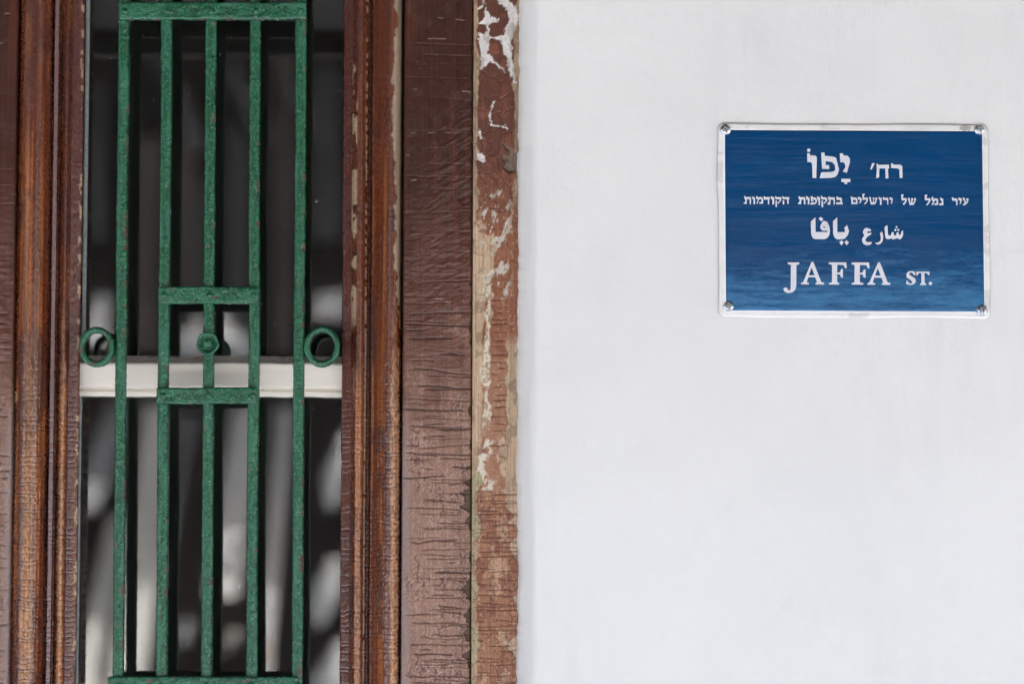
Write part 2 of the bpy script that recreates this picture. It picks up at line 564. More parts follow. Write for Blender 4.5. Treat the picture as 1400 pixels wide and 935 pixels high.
def strip_fields(P, Q, seed=101):
    """P: 646..709"""
    dx = (fbm(P / 14, Q / 16, seed + 1, 4) - 0.5) * 26
    dy = (fbm(P / 18, Q / 22, seed + 2, 4) - 0.5) * 50
    p, q = P + dx, Q + dy
    grain = fbm(P / 1.6, Q / 70, seed + 3, 3)
    mot = fbm(P / 16, Q / 22, seed + 4, 5)
    spk = fbm(P / 3.2, Q / 3.6, seed + 5, 3)
    brown = lin(90, 51, 37)
    c = np.broadcast_to(brown, P.shape + (3,)).copy()
    c = mixc(c, lin(134, 84, 58), sst(220, 330, q))
    c = mixc(c, lin(152, 108, 82), sst(450, 520, q) * 0.8)
    c = mixc(c, lin(146, 100, 70), sst(650, 720, q) * 0.8)
    c = mixc(c, lin(182, 148, 120), sst(.53, .66, fbm(P / 13, Q / 30, seed + 41, 4)) * sst(640, 700, q) * .65)
    c = mixc(c, lin(112, 66, 48), sst(.55, .66, fbm(P / 9, Q / 22, seed + 43, 4)) * sst(620, 700, q) * .6)
    c = mixc(c, lin(120, 70, 52), sst(0.56, 0.68, mot) * 0.7)
    c = c * (0.70 + 0.6 * grain)[..., None]
    h = (mot - 0.5) * 0.0014 + (grain - 0.5) * 0.0003
    bare = BARE * (0.62 + 0.76 * grain)[..., None]
    bare = mixc(bare, lin(120, 98, 76), sst(0.55, 0.7, mot) * 0.6)
    paint = np.ones_like(P)
    def strip_off(m, col, depth=0.0012):
        nonlocal c, h
        m = np.clip(m, 0, 1)
        mm = m[..., None]
        c = c * (1 - mm) + col * mm
        h = h - m * depth
    # bare edges left and right
    strip_off(sst(653.5, 651.0, P + (fbm(Q / 14, 1.0, seed + 6) - .5) * 9), bare * 0.80)
    strip_off(sst(700, 702.5, P + (fbm(Q / 26, 2.0, seed + 7) - .5) * 12) * sst(300, 250, Q), bare * 0.78)
    # large bare areas
    strip_off(sst(303, 311, q) * sst(640, 610, Q) * sst(1, -1, P - (661 + 17 * sst(430, 330, q) * sst(296, 330, q) - 2 * sst(420, 500, q) + (fbm(Q / 20, 5, seed + 8) - .5) * 8)), bare)
    strip_off(sst(450, 490, q) * sst(690, 655, q) * sst(-1, 1, P - (692 + (fbm(Q / 18, 9, seed + 9) - .5) * 9)), bare * np.array([.92, .95, .95]))
    strip_off(sst(590, 612, q) * sst(668, 648, q) * sst(680, 690, p), bare)
    # grey stained notch high on the right
    strip_off(sst(203, 206, Q + (P - 700) * -.6) * sst(238, 232, Q) * sst(686, 690, p), lin(112, 96, 82) * np.ones_like(c), 0.003)
    # old white paint showing through: net between islands at the top
    def cell(sx, sy, s):
        gx, gy = (P + dx * .6) / sx, (Q + dy * .5) / sy
        ix, iy = np.floor(gx), np.floor(gy)
        d1 = np.full(P.shape, 9.0); d2 = np.full(P.shape, 9.0)
        for a in (-1, 0, 1):
            for b in (-1, 0, 1):
                jx, jy = ix + a, iy + b
                cx_ = jx + _h(jx, jy, s); cy_ = jy + _h(jx, jy, s + 7)
                d = np.hypot(gx - cx_, gy - cy_)
                d2 = np.where(d < d1, d1, np.minimum(d2, d)); d1 = np.minimum(d1, d)
        return d2 - d1
    net = cell(34, 36, seed + 70)
    jx = P + (fbm(P / 5, Q / 6, seed + 51, 4) - .5) * 9
    jy = Q + (fbm(P / 6, Q / 5, seed + 52, 4) - .5) * 9
    wn = np.zeros_like(P)
    for path, wd in (([(672, -40), (681, -18), (679, -2), (696, 10), (701, 25), (695, 46), (690, 58), (694, 76), (699, 95), (701, 112)], (5, 5, 4, 6, 7, 6.5, 7.5, 6, 4, 1.5)),
                     ([(655, 33), (664, 30), (670, 29), (680, 28)], (2, 4.5, 4, 1.5)), ([(662, 12), (665, 30)], (1.2, 3.5)), ([(665, 30), (664, 50)], (2.2, 2.2)),
                     ([(652, 48), (662, 51), (692, 53)], (1.6, 2.2, 1.6)), ([(660, 54), (661, 70), (663, 84), (658, 94)], (6.5, 6.5, 6, 2.5)),
                     ([(667, 80), (676, 85), (688, 98)], (2.2, 1.6, 1.2)), ([(684, -30), (660, -12), (650, -20)], (3, 3, 2)), ([(662, -12), (660, 6), (652, 14)], (2, 1.4, 1.0)),
                     ([(676, 138), (669, 160), (669, 172), (694, 175)], (0.9, 1.1, 1.3, 1.3)), ([(655, 180), (659, 190)], (2.0, 1.4)), ([(655, 216), (660, 220)], (4.0, 3.0))):
        for (x0_, y0_), (x1_, y1_), w0, w1 in zip(path[:-1], path[1:], wd[:-1], wd[1:]):
            ll = (x1_ - x0_) ** 2 + (y1_ - y0_) ** 2
            t = np.clip(((jx - x0_) * (x1_ - x0_) + (jy - y0_) * (y1_ - y0_)) / ll, 0, 1)
            d = np.hypot(jx - x0_ - t * (x1_ - x0_), jy - y0_ - t * (y1_ - y0_))
            ww = w0 + (w1 - w0) * t
            wn = np.maximum(wn, sst(ww + .7, ww - .7, d))
    strip_off(wn * .9, mixc(WHITE * (0.72 + 0.4 * spk)[..., None], lin(150, 142, 136), sst(.52, .62, mot) * .6), 0.0014)
    # pale flecks about half way up and the whitish stripe below
    fl = sst(0.57, 0.63, fbm((P + Q * .45) / 8, (Q - P * .6) / 15, seed + 15, 4)) * sst(255, 275, q) * sst(425, 395, q) * sst(652, 664, P) * sst(704, 690, P)
    strip_off(fl, PUTTY * (0.7 + 0.5 * spk)[..., None], 0.0003)
    cx = 665 + (fbm(Q / 34, 4.4, seed + 16) - .5) * 16
    sw = (2.0 + 6.5 * vn(Q / 13, 8.1, seed + 17))
    strip_off(sst(sw + 1, sw - 1.5, np.abs(P - cx)) * sst(350, 400, q) * sst(605, 570, q) * (0.35 + .65 * sst(0.35, .55, spk)), lin(196, 188, 164) * (0.75 + 0.45 * spk)[..., None], 0.0002)
    # crescent
    rr = np.hypot((P - 678) / 1.0, (Q - 632) / 1.5 + (P - 678) * .25)
    strip_off(sst(.40, .52, fbm(P / 7, Q / 8, seed + 78, 4)) * sst(27, 22, rr + dx * .45 + dy * .2) * sst(11, 17, rr + dx * .45 + dy * .2) * sst(684, 672, P), lin(206, 196, 178) * (0.82 + 0.25 * spk)[..., None], 0.0004)
    edge_l = 647 + np.maximum(0, fbm(Q / 30, 2.2, seed + 45, 4) - .36) * 34
    strip_off(sst(1, -1.5, P - edge_l) * sst(610, 660, Q), lin(158, 146, 112) * (0.65 + .7 * grain)[..., None], 0.0014)
    edge_r = 709 - np.maximum(0, fbm(Q / 34, 6.2, seed + 46, 4) - .46) * 70
    strip_off(sst(-1.5, 1, P - edge_r) * sst(640, 700, Q), lin(176, 150, 124) * (0.65 + .7 * grain)[..., None], 0.0014)
    # cracks in the remaining paint
    ca = crack_lines(P, Q, 668, 700, 410, 640, seed + 20, 7, 13, 1.0)
    cb = crack_lines(P, Q, 650, 710, 670, 990, seed + 33, 4.5, 9, 1.0)
    cc = sst(0.06, 0.015, cell(13, 9, seed + 81)) * sst(620, 700, Q)
    cd_ = sst(0.05, 0.01, cell(22, 26, seed + 91)) * sst(60, 120, Q) * sst(480, 400, Q) * 0.7
    cr = np.maximum(np.maximum(ca * sst(665, 672, P) * sst(696, 690, P), cb * .95), np.maximum(cc * .8, cd_))
    c = mixc(c, lin(84, 46, 36), cr * 0.8)
    h = h - cr * 0.0012
    c = mixc(c, lin(222, 190, 160), sst(0.68, 0.76, spk) * sst(180, 320, Q) * 0.3)
    rough = 0.55 + 0.15 * (mot - 0.5) + 0 * P
    return c, h, rough

def build_flat(name, p0, p1, step, Y, fields, parent, mirror=None, edge=0.010):
    zz, pp = zrows(0.85 if mirror is None else 1.2, Y)
    px = np.arange(p0, p1 + 1e-6, step)
    P, Q = np.meshgrid(px, pp)
    c, h, r = fields(P, Q)
    Pm = P if mirror is None else mirror - P
    Dm = Y - h
    e = np.minimum(P - p0, p1 - P)
    Dm = Dm + 0.0018 * sst(2.2, 0.0, e)
    X = Xw(Pm, Y)
    Z = np.tile(zz[:, None], (1, len(px)))
    # returns to the back so that the piece has depth
    def ext(A, l, rr_): return np.concatenate([l, A, rr_], 1)
    Y2 = ext(Dm, np.full((len(pp), 1), Y + edge), np.full((len(pp), 1), Y + edge))
    X2 = ext(X, X[:, :1], X[:, -1:])
    Z2 = ext(Z, Z[:, :1], Z[:, :1])
    c2 = np.concatenate([c[:, :1], c, c[:, -1:]], 1)
    r2 = ext(r + 0 * P, r[:, :1], r[:, -1:])
    me = grid_mesh(name, X2, Y2, Z2, flip=(mirror is None))
    set_attr(me, c2, r2)
    return link(name, me, M_paint, parent)

MIR = 569.0                     # left piece = mirror of the right one: 551 -> 18
jamb_r = build_flat('jamb_board', 550.5, 645.5, 0.8, 0.034, board_fields, window, edge=0.05)
tag(jamb_r, 'dark brown jamb board crazed with horizontal cracks lower down')
jamb_l = build_flat('jamb_board', 550.5, 645.5, 2.0, 0.034, lambda P, Q: board_fields(P, Q, 300), window, mirror=MIR, edge=0.05)
strip_r = build_flat('trim_strip', 645.8, 711.0, 0.8, 0.0275, strip_fields, window, edge=0.05)
tag(strip_r, 'narrow peeling trim strip showing bare wood and old white paint')
strip_l = build_flat('trim_strip', 645.8, 714.0, 2.0, 0.0275, lambda P, Q: strip_fields(P, Q, 401), window, mirror=MIR, edge=0.05)

def dense(profile, step=0.8):
    pts = np.array(profile, float)
    d = np.concatenate([[0], np.cumsum(np.hypot(np.diff(pts[:, 0]), np.diff(pts[:, 1]) / PX))])
    s = np.linspace(0, d[-1], int(d[-1] / step) + 1)
    return np.interp(s, d, pts[:, 0]), np.interp(s, d, pts[:, 1])

def bead(x0, x1, yb, yp, n=12, skew=0.5):
    """rounded bead between x0 and x1, base depth yb, peak depth yp; skew moves the peak"""
    out = []
    for k in range(n + 1):
        t = k / n
        tt = t ** (math.log(0.5) / math.log(skew)) if 0 < t < 1 else t
        out.append((x0 + (x1 - x0) * t, yb + (yp - yb) * math.sin(math.pi * tt) ** 0.75))
    return out

def build_stile(name, profile, fields, flip):
    px, dep = dense(profile)
    zz, pp = zrows(1.0, 0.04)
    P, Q = np.meshgrid(px, pp)
    D = np.tile(dep, (len(pp), 1))
    c, h, r = fields(P, Q, D)
    # push along the profile normal
    tx, ty = np.gradient(px * PX), np.gradient(dep)
    L = np.hypot(tx, ty) + 1e-9
    nx, ny = ty / L, -tx / L
    X = Xw(P, D) + nx[None] * h
    Y = D + ny[None] * h
    Z = np.tile(zz[:, None], (1, len(px)))
    me = grid_mesh(name, X, Y, Z, flip=flip)
    set_attr(me, c, r)
    return link(name, me, M_wood, window)

def varnish(P, Q, seed):
    grain = fbm(P / 1.5, Q / 120, seed, 3)
    g2 = fbm(P / 5, Q / 300, seed + 3, 3)
    mot = fbm(P / 18, Q / 60, seed + 5, 4)
    c = np.broadcast_to(lin(94, 44, 21), P.shape + (3,)).copy()
    c = mixc(c, lin(150, 88, 44), sst(0.50, 0.72, g2) * 0.8)
    c = mixc(c, lin(66, 31, 23), sst(0.50, 0.66, mot) * 0.75)
    c = mixc(c, lin(80, 44, 38), sst(300, 60, Q) * 0.45)
    c = c * (0.66 + 0.68 * grain)[..., None]
    peb = fbm(P / 2.4, Q / 3.2, seed + 7, 2)
    h = (peb - 0.5) * 0.00034 * sst(30, 160, Q) + (grain - .5) * 0.0003 + (mot - .5) * 0.0006
    # fine crazing low down
    yy = Q + (fbm(P / 10, Q / 30, seed + 8) - .5) * 6
    per = 7.0
    k = np.floor(yy / per)
    jit = _h(k, np.floor(P / 26), seed + 9) * 4
    cz = np.exp(-((yy - k * per - 1.2 - jit) / 0.65) ** 2) * (_h(k, np.floor(P / 26), seed + 10) > 0.25) * sst(470, 600, Q)
    k2 = np.floor((P + (fbm(P / 9, Q / 50, seed + 12) - .5) * 3) / 4.2)
    cz2 = np.exp(-((P - k2 * 4.2 - 2) / 0.5) ** 2) * (vn(k2, Q / 14, seed + 11) > 0.62) * sst(560, 700, Q)
    cz = np.maximum(cz, cz2 * .7)
    h = h - cz * 0.0005
    c = mixc(c, lin(66, 34, 22), cz * 0.6)
    r = 0.27 + 0.14 * (peb - .5) + 0.12 * (mot - .5)
    return c, h, r, grain, mot, peb, cz

def crest(P, Q, c, h, cz, peb, grain, x0, x1, q0, q1, amt, tone=(176, 124, 84)):
    """thin, crazed varnish along a roll, its highlight painted in as tan"""
    rag = (fbm(P / 5, Q / 18, int(x0), 4) - .5)
    e = np.minimum(P - x0, x1 - P) / (0.5 * (x1 - x0)) + rag * .7
    m = sst(0.0, 0.55, e) * sst(q0, q1, Q + rag * 160) * amt
    sp = sst(.40, .62, peb)
    c = mixc(c, lin(*tone) * (0.62 + .7 * grain)[..., None], m * (0.45 + .55 * sp))
    return mixc(c, lin(66, 36, 22), cz * m * .8)

def right_fields(P, Q, D):
    c, h, r, grain, mot, peb, cz = varnish(P, Q, 501)
    c = crest(P, Q, c, h, cz, peb, grain, 533, 549, 400, 620, .92, (190, 142, 106))
    c = crest(P, Q, c, h, cz, peb, grain, 485, 497, 460, 660, .55)
    ragged = (fbm(Q / 26, 1.5, 511, 5) - .5)
    # finish worn off the outer roll, high up
    worn = sst(-1, 1.2, P - (537.5 + ragged * 22 + 10 * sst(330, 480, Q))) * sst(520, 420, Q + ragged * 60)
    c = mixc(c, lin(150, 130, 108) * (0.7 + 0.6 * grain)[..., None], worn * 0.95)
    h = h - worn * 0.0006
    # worn flakes on the inner bead
    fl = sst(0.52, 0.56, fbm(Q / 24, P / 14, 521, 4)) * sst(479, 480.5, P) * sst(488, 485, P) * sst(60, 110, Q) * sst(470, 420, Q)
    c = mixc(c, lin(170, 146, 118), fl)
    # pale line of filler in the quirk
    ln = np.exp(-((P - 499.6) / 0.95) ** 2) * sst(0.30, 0.45, vn(Q / 5.5, 4, 531) + 0.25 * sst(420, 520, Q) - .25 * sst(200, 100, Q))
    c = mixc(c, lin(206, 178, 158), ln * .95)
    # inner flat is a redder, flatter brown
    c = mixc(c, lin(74, 34, 28) * (0.8 + .4 * grain)[..., None], sst(481, 479, P) * .85)
    c = mixc(c, lin(60, 32, 18), sst(501, 503, P) * sst(510, 506, P) * .7)
    return c, h, r + 0.25 * worn

def left_fields(P, Q, D):
    c, h, r, grain, mot, peb, cz = varnish(P, Q, 601)
    c = crest(P, Q, c, h, cz, peb, grain, 31, 51, 330, 760, .72, (188, 138, 94))
    c = crest(P, Q, c, h, cz, peb, grain, 81, 92, 330, 700, .75, (190, 140, 100))
    c = crest(P, Q, c, h, cz, peb, grain, 99, 109, 560, 760, .6)
    c = mixc(c, lin(122, 96, 96), sst(68, 69, P) * sst(76, 75, P) * 0.85)
    c = mixc(c, lin(86, 50, 46) * (0.75 + .5 * grain)[..., None], sst(93, 95, P) * .75)
    c = mixc(c, lin(178, 150, 120), sst(0.60, 0.64, fbm(P / 6, Q / 11, 611)) * sst(104, 106, P) * 0.8)
    lump = np.exp(-((P - 21) / 5) ** 2 - ((Q - 545) / 12) ** 2)
    c = mixc(c, lin(180, 160, 130), sst(.5, .7, lump))
    return c, h, r

GL_Y = 0.083                    # front of the glass
prof_r = [(467.5, GL_Y + 0.012), (467.5, 0.050), (468.5, 0.0485), (480, 0.0465)] + bead(481, 500, 0.0445, 0.0345) + \
         [(503, 0.0510), (506, 0.0500)] + bead(507, 548.5, 0.0460, 0.0262, 18, 0.70) + [(549.0, 0.060), (551, 0.075)]
prof_l = [(15, 0.075), (20, 0.060)] + bead(20.5, 66.5, 0.0460, 0.0235, 18, 0.42) + [(67.5, 0.052), (68.5, 0.050), (69.2, 0.0425), (75.0, 0.0430), (76, 0.052), (79, 0.052)] + \
         bead(80, 93.5, 0.0460, 0.0355) + [(95, 0.0470), (107, 0.0480), (109.5, 0.0495), (110.5, GL_Y + 0.012)]
st_r = build_stile('stile', prof_r, right_fields, True)
st_l = build_stile('stile', prof_l, left_fields, True)
tag(st_r, 'right moulded stile with its varnish worn off the outer roll')
tag(st_l, 'left moulded stile with crazed glossy varnish')

M_dwood = plain('plain_brown_wood', (0.10, 0.040, 0.022), 0.45, 0.3, 30)
xa, xb = float(Xw(-140, 0.05)), float(Xw(706, 0.05))
box('head_rail', xa, xb, 0.012, 0.10, ZT - 0.07, ZT - 0.002, M_dwood, window, 0.004)
box('sill', xa, xb, -0.03, 0.10, ZB + 0.002, ZB + 0.06, M_dwood, window, 0.004)
box('frame_backing', float(Xw(548, .08)), float(Xw(704, .08)), 0.076, 0.28, ZB + 0.06, ZT - .07, M_dwood, window)
box('frame_backing', float(Xw(-135, .08)), float(Xw(22, .08)), 0.076, 0.28, ZB + 0.06, ZT - .07, M_dwood, window)
box('sash_back', float(Xw(469, .1)), float(Xw(547, .1)), 0.096, 0.14, ZB + 0.06, ZT - .07, M_dwood, window)
box('sash_back', float(Xw(23, .1)), float(Xw(109, .1)), 0.096, 0.14, ZB + 0.06, ZT - .07, M_dwood, window)

# glazing bar: moulded, painted cream
def glazing_bar():
    pr = [(543.5, GL_Y + .006), (543.5, 0.0705), (542, 0.0690), (536.5, 0.0690), (534.5, 0.0715), (532.5, 0.0715), (531, 0.0665), (529, 0.0650),
          (500, 0.0650), (497.5, 0.0662), (496.5, 0.0700), (490, 0.0770), (488.2, 0.0785), (487.5, GL_Y + .006)]
    py, dep = dense(pr, 1.0)
    px = np.arange(104, 472, 2.0)
    P, Q = np.meshgrid(px, py)
    D = np.tile(dep[:, None], (1, len(px)))
    n = fbm(P / 40, Q / 6, 701, 4)
    s = fbm(P / 9, Q / 3, 705, 3)
    c = np.broadcast_to(lin(242, 235, 222), P.shape + (3,)).copy()
    c = c * (0.96 + 0.08 * n)[..., None]
    c = mixc(c, lin(150, 146, 142), sst(498, 496, Q) * .8)  # shade on the upper fillet painted as grey
    c = mixc(c, lin(120, 112, 104), sst(.60, .68, s) * sst(500, 490, Q) * .8)
    c = mixc(c, lin(140, 132, 120), np.exp(-((Q - 533.5) / 1.2) ** 2) * .5)
    D = D - (fbm(P / 70, Q / 30, 702, 2) - .5) * 0.0010
    q2 = Q + (fbm(P / 30, 3.3, 707) - .5) * 2.2
    me = grid_mesh('glazing_bar', Xw(P, D), D, Zw(q2, D), flip=False)
    set_attr(me, c, 0.42 + 0 * P)
    return link('glazing_bar', me, M_cream, window)
gb = glazing_bar()

ZM = float(Zw(515, GL_Y))
gx0, gx1 = float(Xw(108, GL_Y)), float(Xw(470, GL_Y))
p1 = box('pane', gx0, gx1, GL_Y, GL_Y + 0.004, ZM, ZT - 0.06, M_glass, window)
p2 = box('pane', gx0, gx1, GL_Y + 0.001, GL_Y + 0.005, ZB + 0.05, ZM - 0.001, M_glass, window)
M_putty = plain('grey_putty', (0.34, 0.36, 0.35), 0.7, 0.2, 200)
for (a, b, z0, z1) in ((111.5, 117.0, float(Zw(489, .08)), ZT - .07), (110.0, 113.0, ZB + .06, float(Zw(543, .08)))):
    box('putty', float(Xw(a, .08)), float(Xw(b, .08)), 0.0775, GL_Y - 0.0003, z0, z1, M_putty, window, 0.0015)
adopt(window)

# ------------------------------------------------------------------ green iron grille
GY = 0.035                      # rod axis
GR = 7.7 * PX
grille = empty('window_grille', (float(Xw(287, GY)), GY, float(Zw(930, GY))))
tag(grille, 'green painted iron grille of five rods with rings and riveted crossbars', 'window grille')

GREEN = lin(26, 88, 60)
def green_fields(A, Q, seed, chip_bias=0.0, size=9.0):
    """A: coordinate around / across in px, Q along in px"""
    n = fbm(A / 7, Q / 9, seed, 4)
    m = fbm(A / 20, Q / 60, seed + 3, 3)
    lump = fbm(A / 4.2, Q / 4.8, seed + 5, 3)
    c = np.broadcast_to(GREEN, A.shape + (3,)).copy()
    c = mixc(c, lin(15, 66, 42), sst(.45, .62, n) * .8)
    c = mixc(c, lin(48, 108, 82), sst(.50, .75, m) * .6)
    ch = fbm(A / size, Q / (size * 1.8), seed + 9, 4) + chip_bias + 0.13 * (vn(A / 55, Q / 85, seed + 13) - 0.62)
    chip = sst(0.735, 0.75, ch)
    rim = sst(0.72, 0.735, ch) * (1 - chip)
    c = mixc(c, lin(120, 136, 116), rim * .25)
    c = mixc(c, lin(84, 54, 50) * (0.6 + .7 * lump)[..., None], chip * .9)
    h = (lump - .5) * 0.0009 + (m - .5) * 0.0009 - chip * 0.0004
    r = 0.19 + 0.14 * (n - .5) + 0.45 * chip
    pit = fbm(A / 1.7, Q / 2.1, seed + 21, 2)
    h = h + (pit - .5) * 0.0007
    c = c * (0.80 + 0.40 * pit)[..., None]
    c = mixc(c, lin(96, 146, 122), sst(.70, .80, pit) * .35)  # gloss glints painted on as lighter specks
    return c, h, r

def rod(px, seed, py0=-75, py1=956):
    py = np.concatenate([np.linspace(py0, -30, 30, endpoint=False), np.arange(-30, py1, 1.1)])
    k = 26
    th = np.linspace(0, 2 * np.pi, k, endpoint=False)
    T, Q = np.meshgrid(th, py)
    A = 27 + 26 * np.sin(T)              # continuous round the rod
    front = np.cos(T)
    # more chips on the right-hand flank and towards the bottom
    bias = 0.10 * np.sin(T) + 0.05 * np.abs(np.sin(T)) + 0.03 * sst(200, 800, Q) - 0.085
    c, h, r = green_fields(A + 15 * front, Q, seed, bias)
    e = 1.0 / (np.abs(np.sin(T)) ** 3.2 + np.abs(np.cos(T)) ** 3.2) ** (1 / 3.2)     # slightly squared bar
    rad = GR * e + h * 0.9
    bend = (fbm(Q / 240, seed * .37, seed + 2, 2) - .5) * 2.4 * PX
    x = Xw(px, GY) + rad * np.sin(T) + bend
    y = GY - rad * np.cos(T)
    z = Zw(Q, GY)
    me = grid_mesh('rod', x, y, z, wrap=True, flip=True, cap=True)
    set_attr(me, c, r)
    return link('rod', me, M_green, grille)

ROD_PX = (167.0, 225.5, 287.0, 348.3, 410.4)
for k, px in enumerate(ROD_PX):
    rod(px, 800 + 40 * k)

def crossbar(p0, p1, q0, q1, seed, tilt=0.0, wide=True):
    """flat bar with rounded arrises, its front lumpy with paint"""
    hw, hh = (p1 - p0) / 2, (q1 - q0) / 2
    ycen, th = GY - GR - 0.0012, 0.0042
    step = 1.2
    xs = np.arange(-hw, hw + 1e-6, step)
    # section loop in (s = height px, y)
    prof = []
    r_ = 2.6 * PX
    for a in np.linspace(0, np.pi / 2, 4): prof.append((hh - r_ / PX + r_ / PX * math.sin(a), -th + r_ - r_ * math.cos(a)))
    prof.append((hh, th)); prof.append((-hh, th))
    for a in np.linspace(np.pi / 2, 0, 4): prof.append((-hh + r_ / PX - r_ / PX * math.sin(a), -th + r_ - r_ * math.cos(a)))
    # dense front
    for s in np.linspace(-hh + 3.4, hh - 3.4, 16): prof.append((s, -th))
    prof = np.array(prof)
    S, XX = np.meshgrid(prof[:, 0], xs)
    YY = np.tile(prof[:, 1], (len(xs), 1))
    c, h, r = green_fields(S + 300, XX + p0, seed, 0.06 * (np.abs(S) > hh * .72) - 0.045)
    endr = sst(0, 2.5, hw - np.abs(XX))
    wob = (fbm((XX + p0) / 22, S * 0 + .5, seed + 4, 3) - .5) * 2.2
    S2 = (S + wob) * (0.93 + .07 * endr) + tilt * XX
    Y2 = YY + ycen - np.where(YY < 0, h, 0) + 0.001 * (1 - endr)
    pc, qc = (p0 + p1) / 2, (q0 + q1) / 2
    x = Xw(pc + XX, ycen)
    z = Zw(qc - S2, ycen)
    me = grid_mesh('crossbar', x, Y2, z, wrap=True, flip=False, cap=True)
    set_attr(me, c, r)
    o = link('crossbar', me, M_green, grille)
    return o, ycen - th

def lathe(name, pr, cen, axis_y, seed, parent, mat, seg=28, lob=0.0, sx=1.0, sz=1.0):
    """revolve (radius px, y) about the Y axis at cen = (x, z)"""
    pr = np.array(pr, float)
    th = np.linspace(0, 2 * np.pi, seg, endpoint=False)
    T, I = np.meshgrid(th, np.arange(len(pr)))
    Rr = pr[I.astype(int), 0] * PX
    Yy = pr[I.astype(int), 1]
    Rr = Rr * (1 + lob * np.cos(5 * T + 1.0) * (Rr / (Rr.max() + 1e-9)))
    c, h, r = green_fields(40 + 12 * np.cos(T) + pr[I.astype(int), 0], 12 * np.sin(T) + 3 * I + seed, seed, -0.02)
    x = cen[0] + (Rr + h * .4) * np.cos(T) * sx
    z = cen[1] + (Rr + h * .4) * np.sin(T) * sz
    me = grid_mesh(name, x, Yy - h * .5, z, wrap=True, flip=False, cap=True)
    set_attr(me, c, r)
    return link(name, me, mat, parent)

def rivet(bar, yf, px, py, seed):
    pr = [(4.6, yf + .0006), (4.5, yf - .0004), (3.7, yf - .0013), (2.2, yf - .0019), (0.4, yf - .0021)]
    lathe('rivet', pr, (float(Xw(px, yf)), float(Zw(py, yf))), 0, seed, bar, M_green, 16)

bars = ((161.3, 419.0, 5.0, 29.0, ROD_PX, 17.0, 900), (218.0, 355.2, 393.3, 417.0, ROD_PX[1:4], 405, 930),
        (216.5, 354.0, 531.0, 553.5, ROD_PX[1:4], 542, 960), (153.5, 412.0, 925.5, 950.0, ROD_PX, 938, 990))
for (a, b, c_, d, rods, ry, sd_) in bars:
    bar, yf = crossbar(a, b, c_, d, sd_)
    for j, rp in enumerate(rods):
        rivet(bar, yf, rp + (467 - ry) * 0.0004, ry, sd_ + j)

def ring(px, py, rx, rz, t, seed):
    sec = []
    dpt = 0.0072
    for a in np.linspace(0, 2 * np.pi, 18, endpoint=False):
        ca, sa = math.cos(a), math.sin(a)
        e = 1 / (abs(ca) ** 3 + abs(sa) ** 3) ** (1 / 3)
        sec.append((t / 2 * ca * e, dpt * sa * e))
    sec = np.array(sec)
    th = np.linspace(0, 2 * np.pi, 90, endpoint=False)
    Sg, T = np.meshgrid(np.arange(len(sec)), th)
    off = sec[Sg, 0] * (1 + .22 * (vn(3 + 1.5 * np.cos(T), 3 + 1.5 * np.sin(T), seed) - .5)); yy = sec[Sg, 1]
    c, h, r = green_fields(50 + 7 * np.cos(2 * np.pi * Sg / 18) + 24 * np.cos(T), 24 * np.sin(T) + 9 * np.sin(2 * np.pi * Sg / 18), seed, 0.02)
    hp = h / PX * .8
    x = Xw(px, GY) + (rx - t / 2 + off + hp * np.sign(off)) * np.cos(T) * PX
    z = Zw(py, GY) + (rz - t / 2 + off + hp * np.sign(off)) * np.sin(T) * PX
    x = np.concatenate([x, x[:1]]); z = np.concatenate([z, z[:1]])
    y = np.concatenate([GY - 0.002 + yy, (GY - 0.002 + yy)[:1]])
    c = np.concatenate([c, c[:1]]); r = np.concatenate([r, r[:1]])
    me = grid_mesh('ring', x, y, z, wrap=True, flip=False)
    set_attr(me, c, r)
    link('ring', me, M_green, grille)
ring(134.7, 476, 25.2, 28.2, 9.2, 1101)
ring(442.0, 475.5, 25.4, 28.8, 9.4, 1131)
yb_ = GY - GR
lathe('boss', [(6.5, GY - .002), (7.0, yb_ + .001), (9.5, yb_ - .003), (14.2, yb_ - .0055), (15.6, yb_ - .0075), (15.4, yb_ - .0092), (13.6, yb_ - .0098), (11.5, yb_ - .0085),
               (9.0, yb_ - .0055), (6.6, yb_ - .0050), (6.2, yb_ - .0085), (4.6, yb_ - .0105), (2.4, yb_ - .0114), (.4, yb_ - .0116)],
      (float(Xw(286.5, yb_)), float(Zw(471.5, yb_))), 0, 1161, grille, M_green, 36, 0.035, 1.0, 1.02)
adopt(grille)
grille.rotation_euler.y = R(-0.17)

# ------------------------------------------------------------------ street sign
SXC, SYC = 1165.5, 301.0
ty = (0 - CAM.y) / (cp - (467.5 - SYC) / F * sp)
SS = ty / F                    # metres per photo pixel at the sign
SX0 = (SXC - 700) * SS
def sx(px): return SX0 + (np.asarray(px, float) - SXC) * SS
def sz(py): return Zw(py, 0.0)
SIGN_Y = -0.0022               # front of plate
sign = empty('street_sign', (SX0, 0, float(sz(434))))
tag(sign, 'blue enamel street name sign in three scripts with silver border, screwed to the white wall', 'street sign')

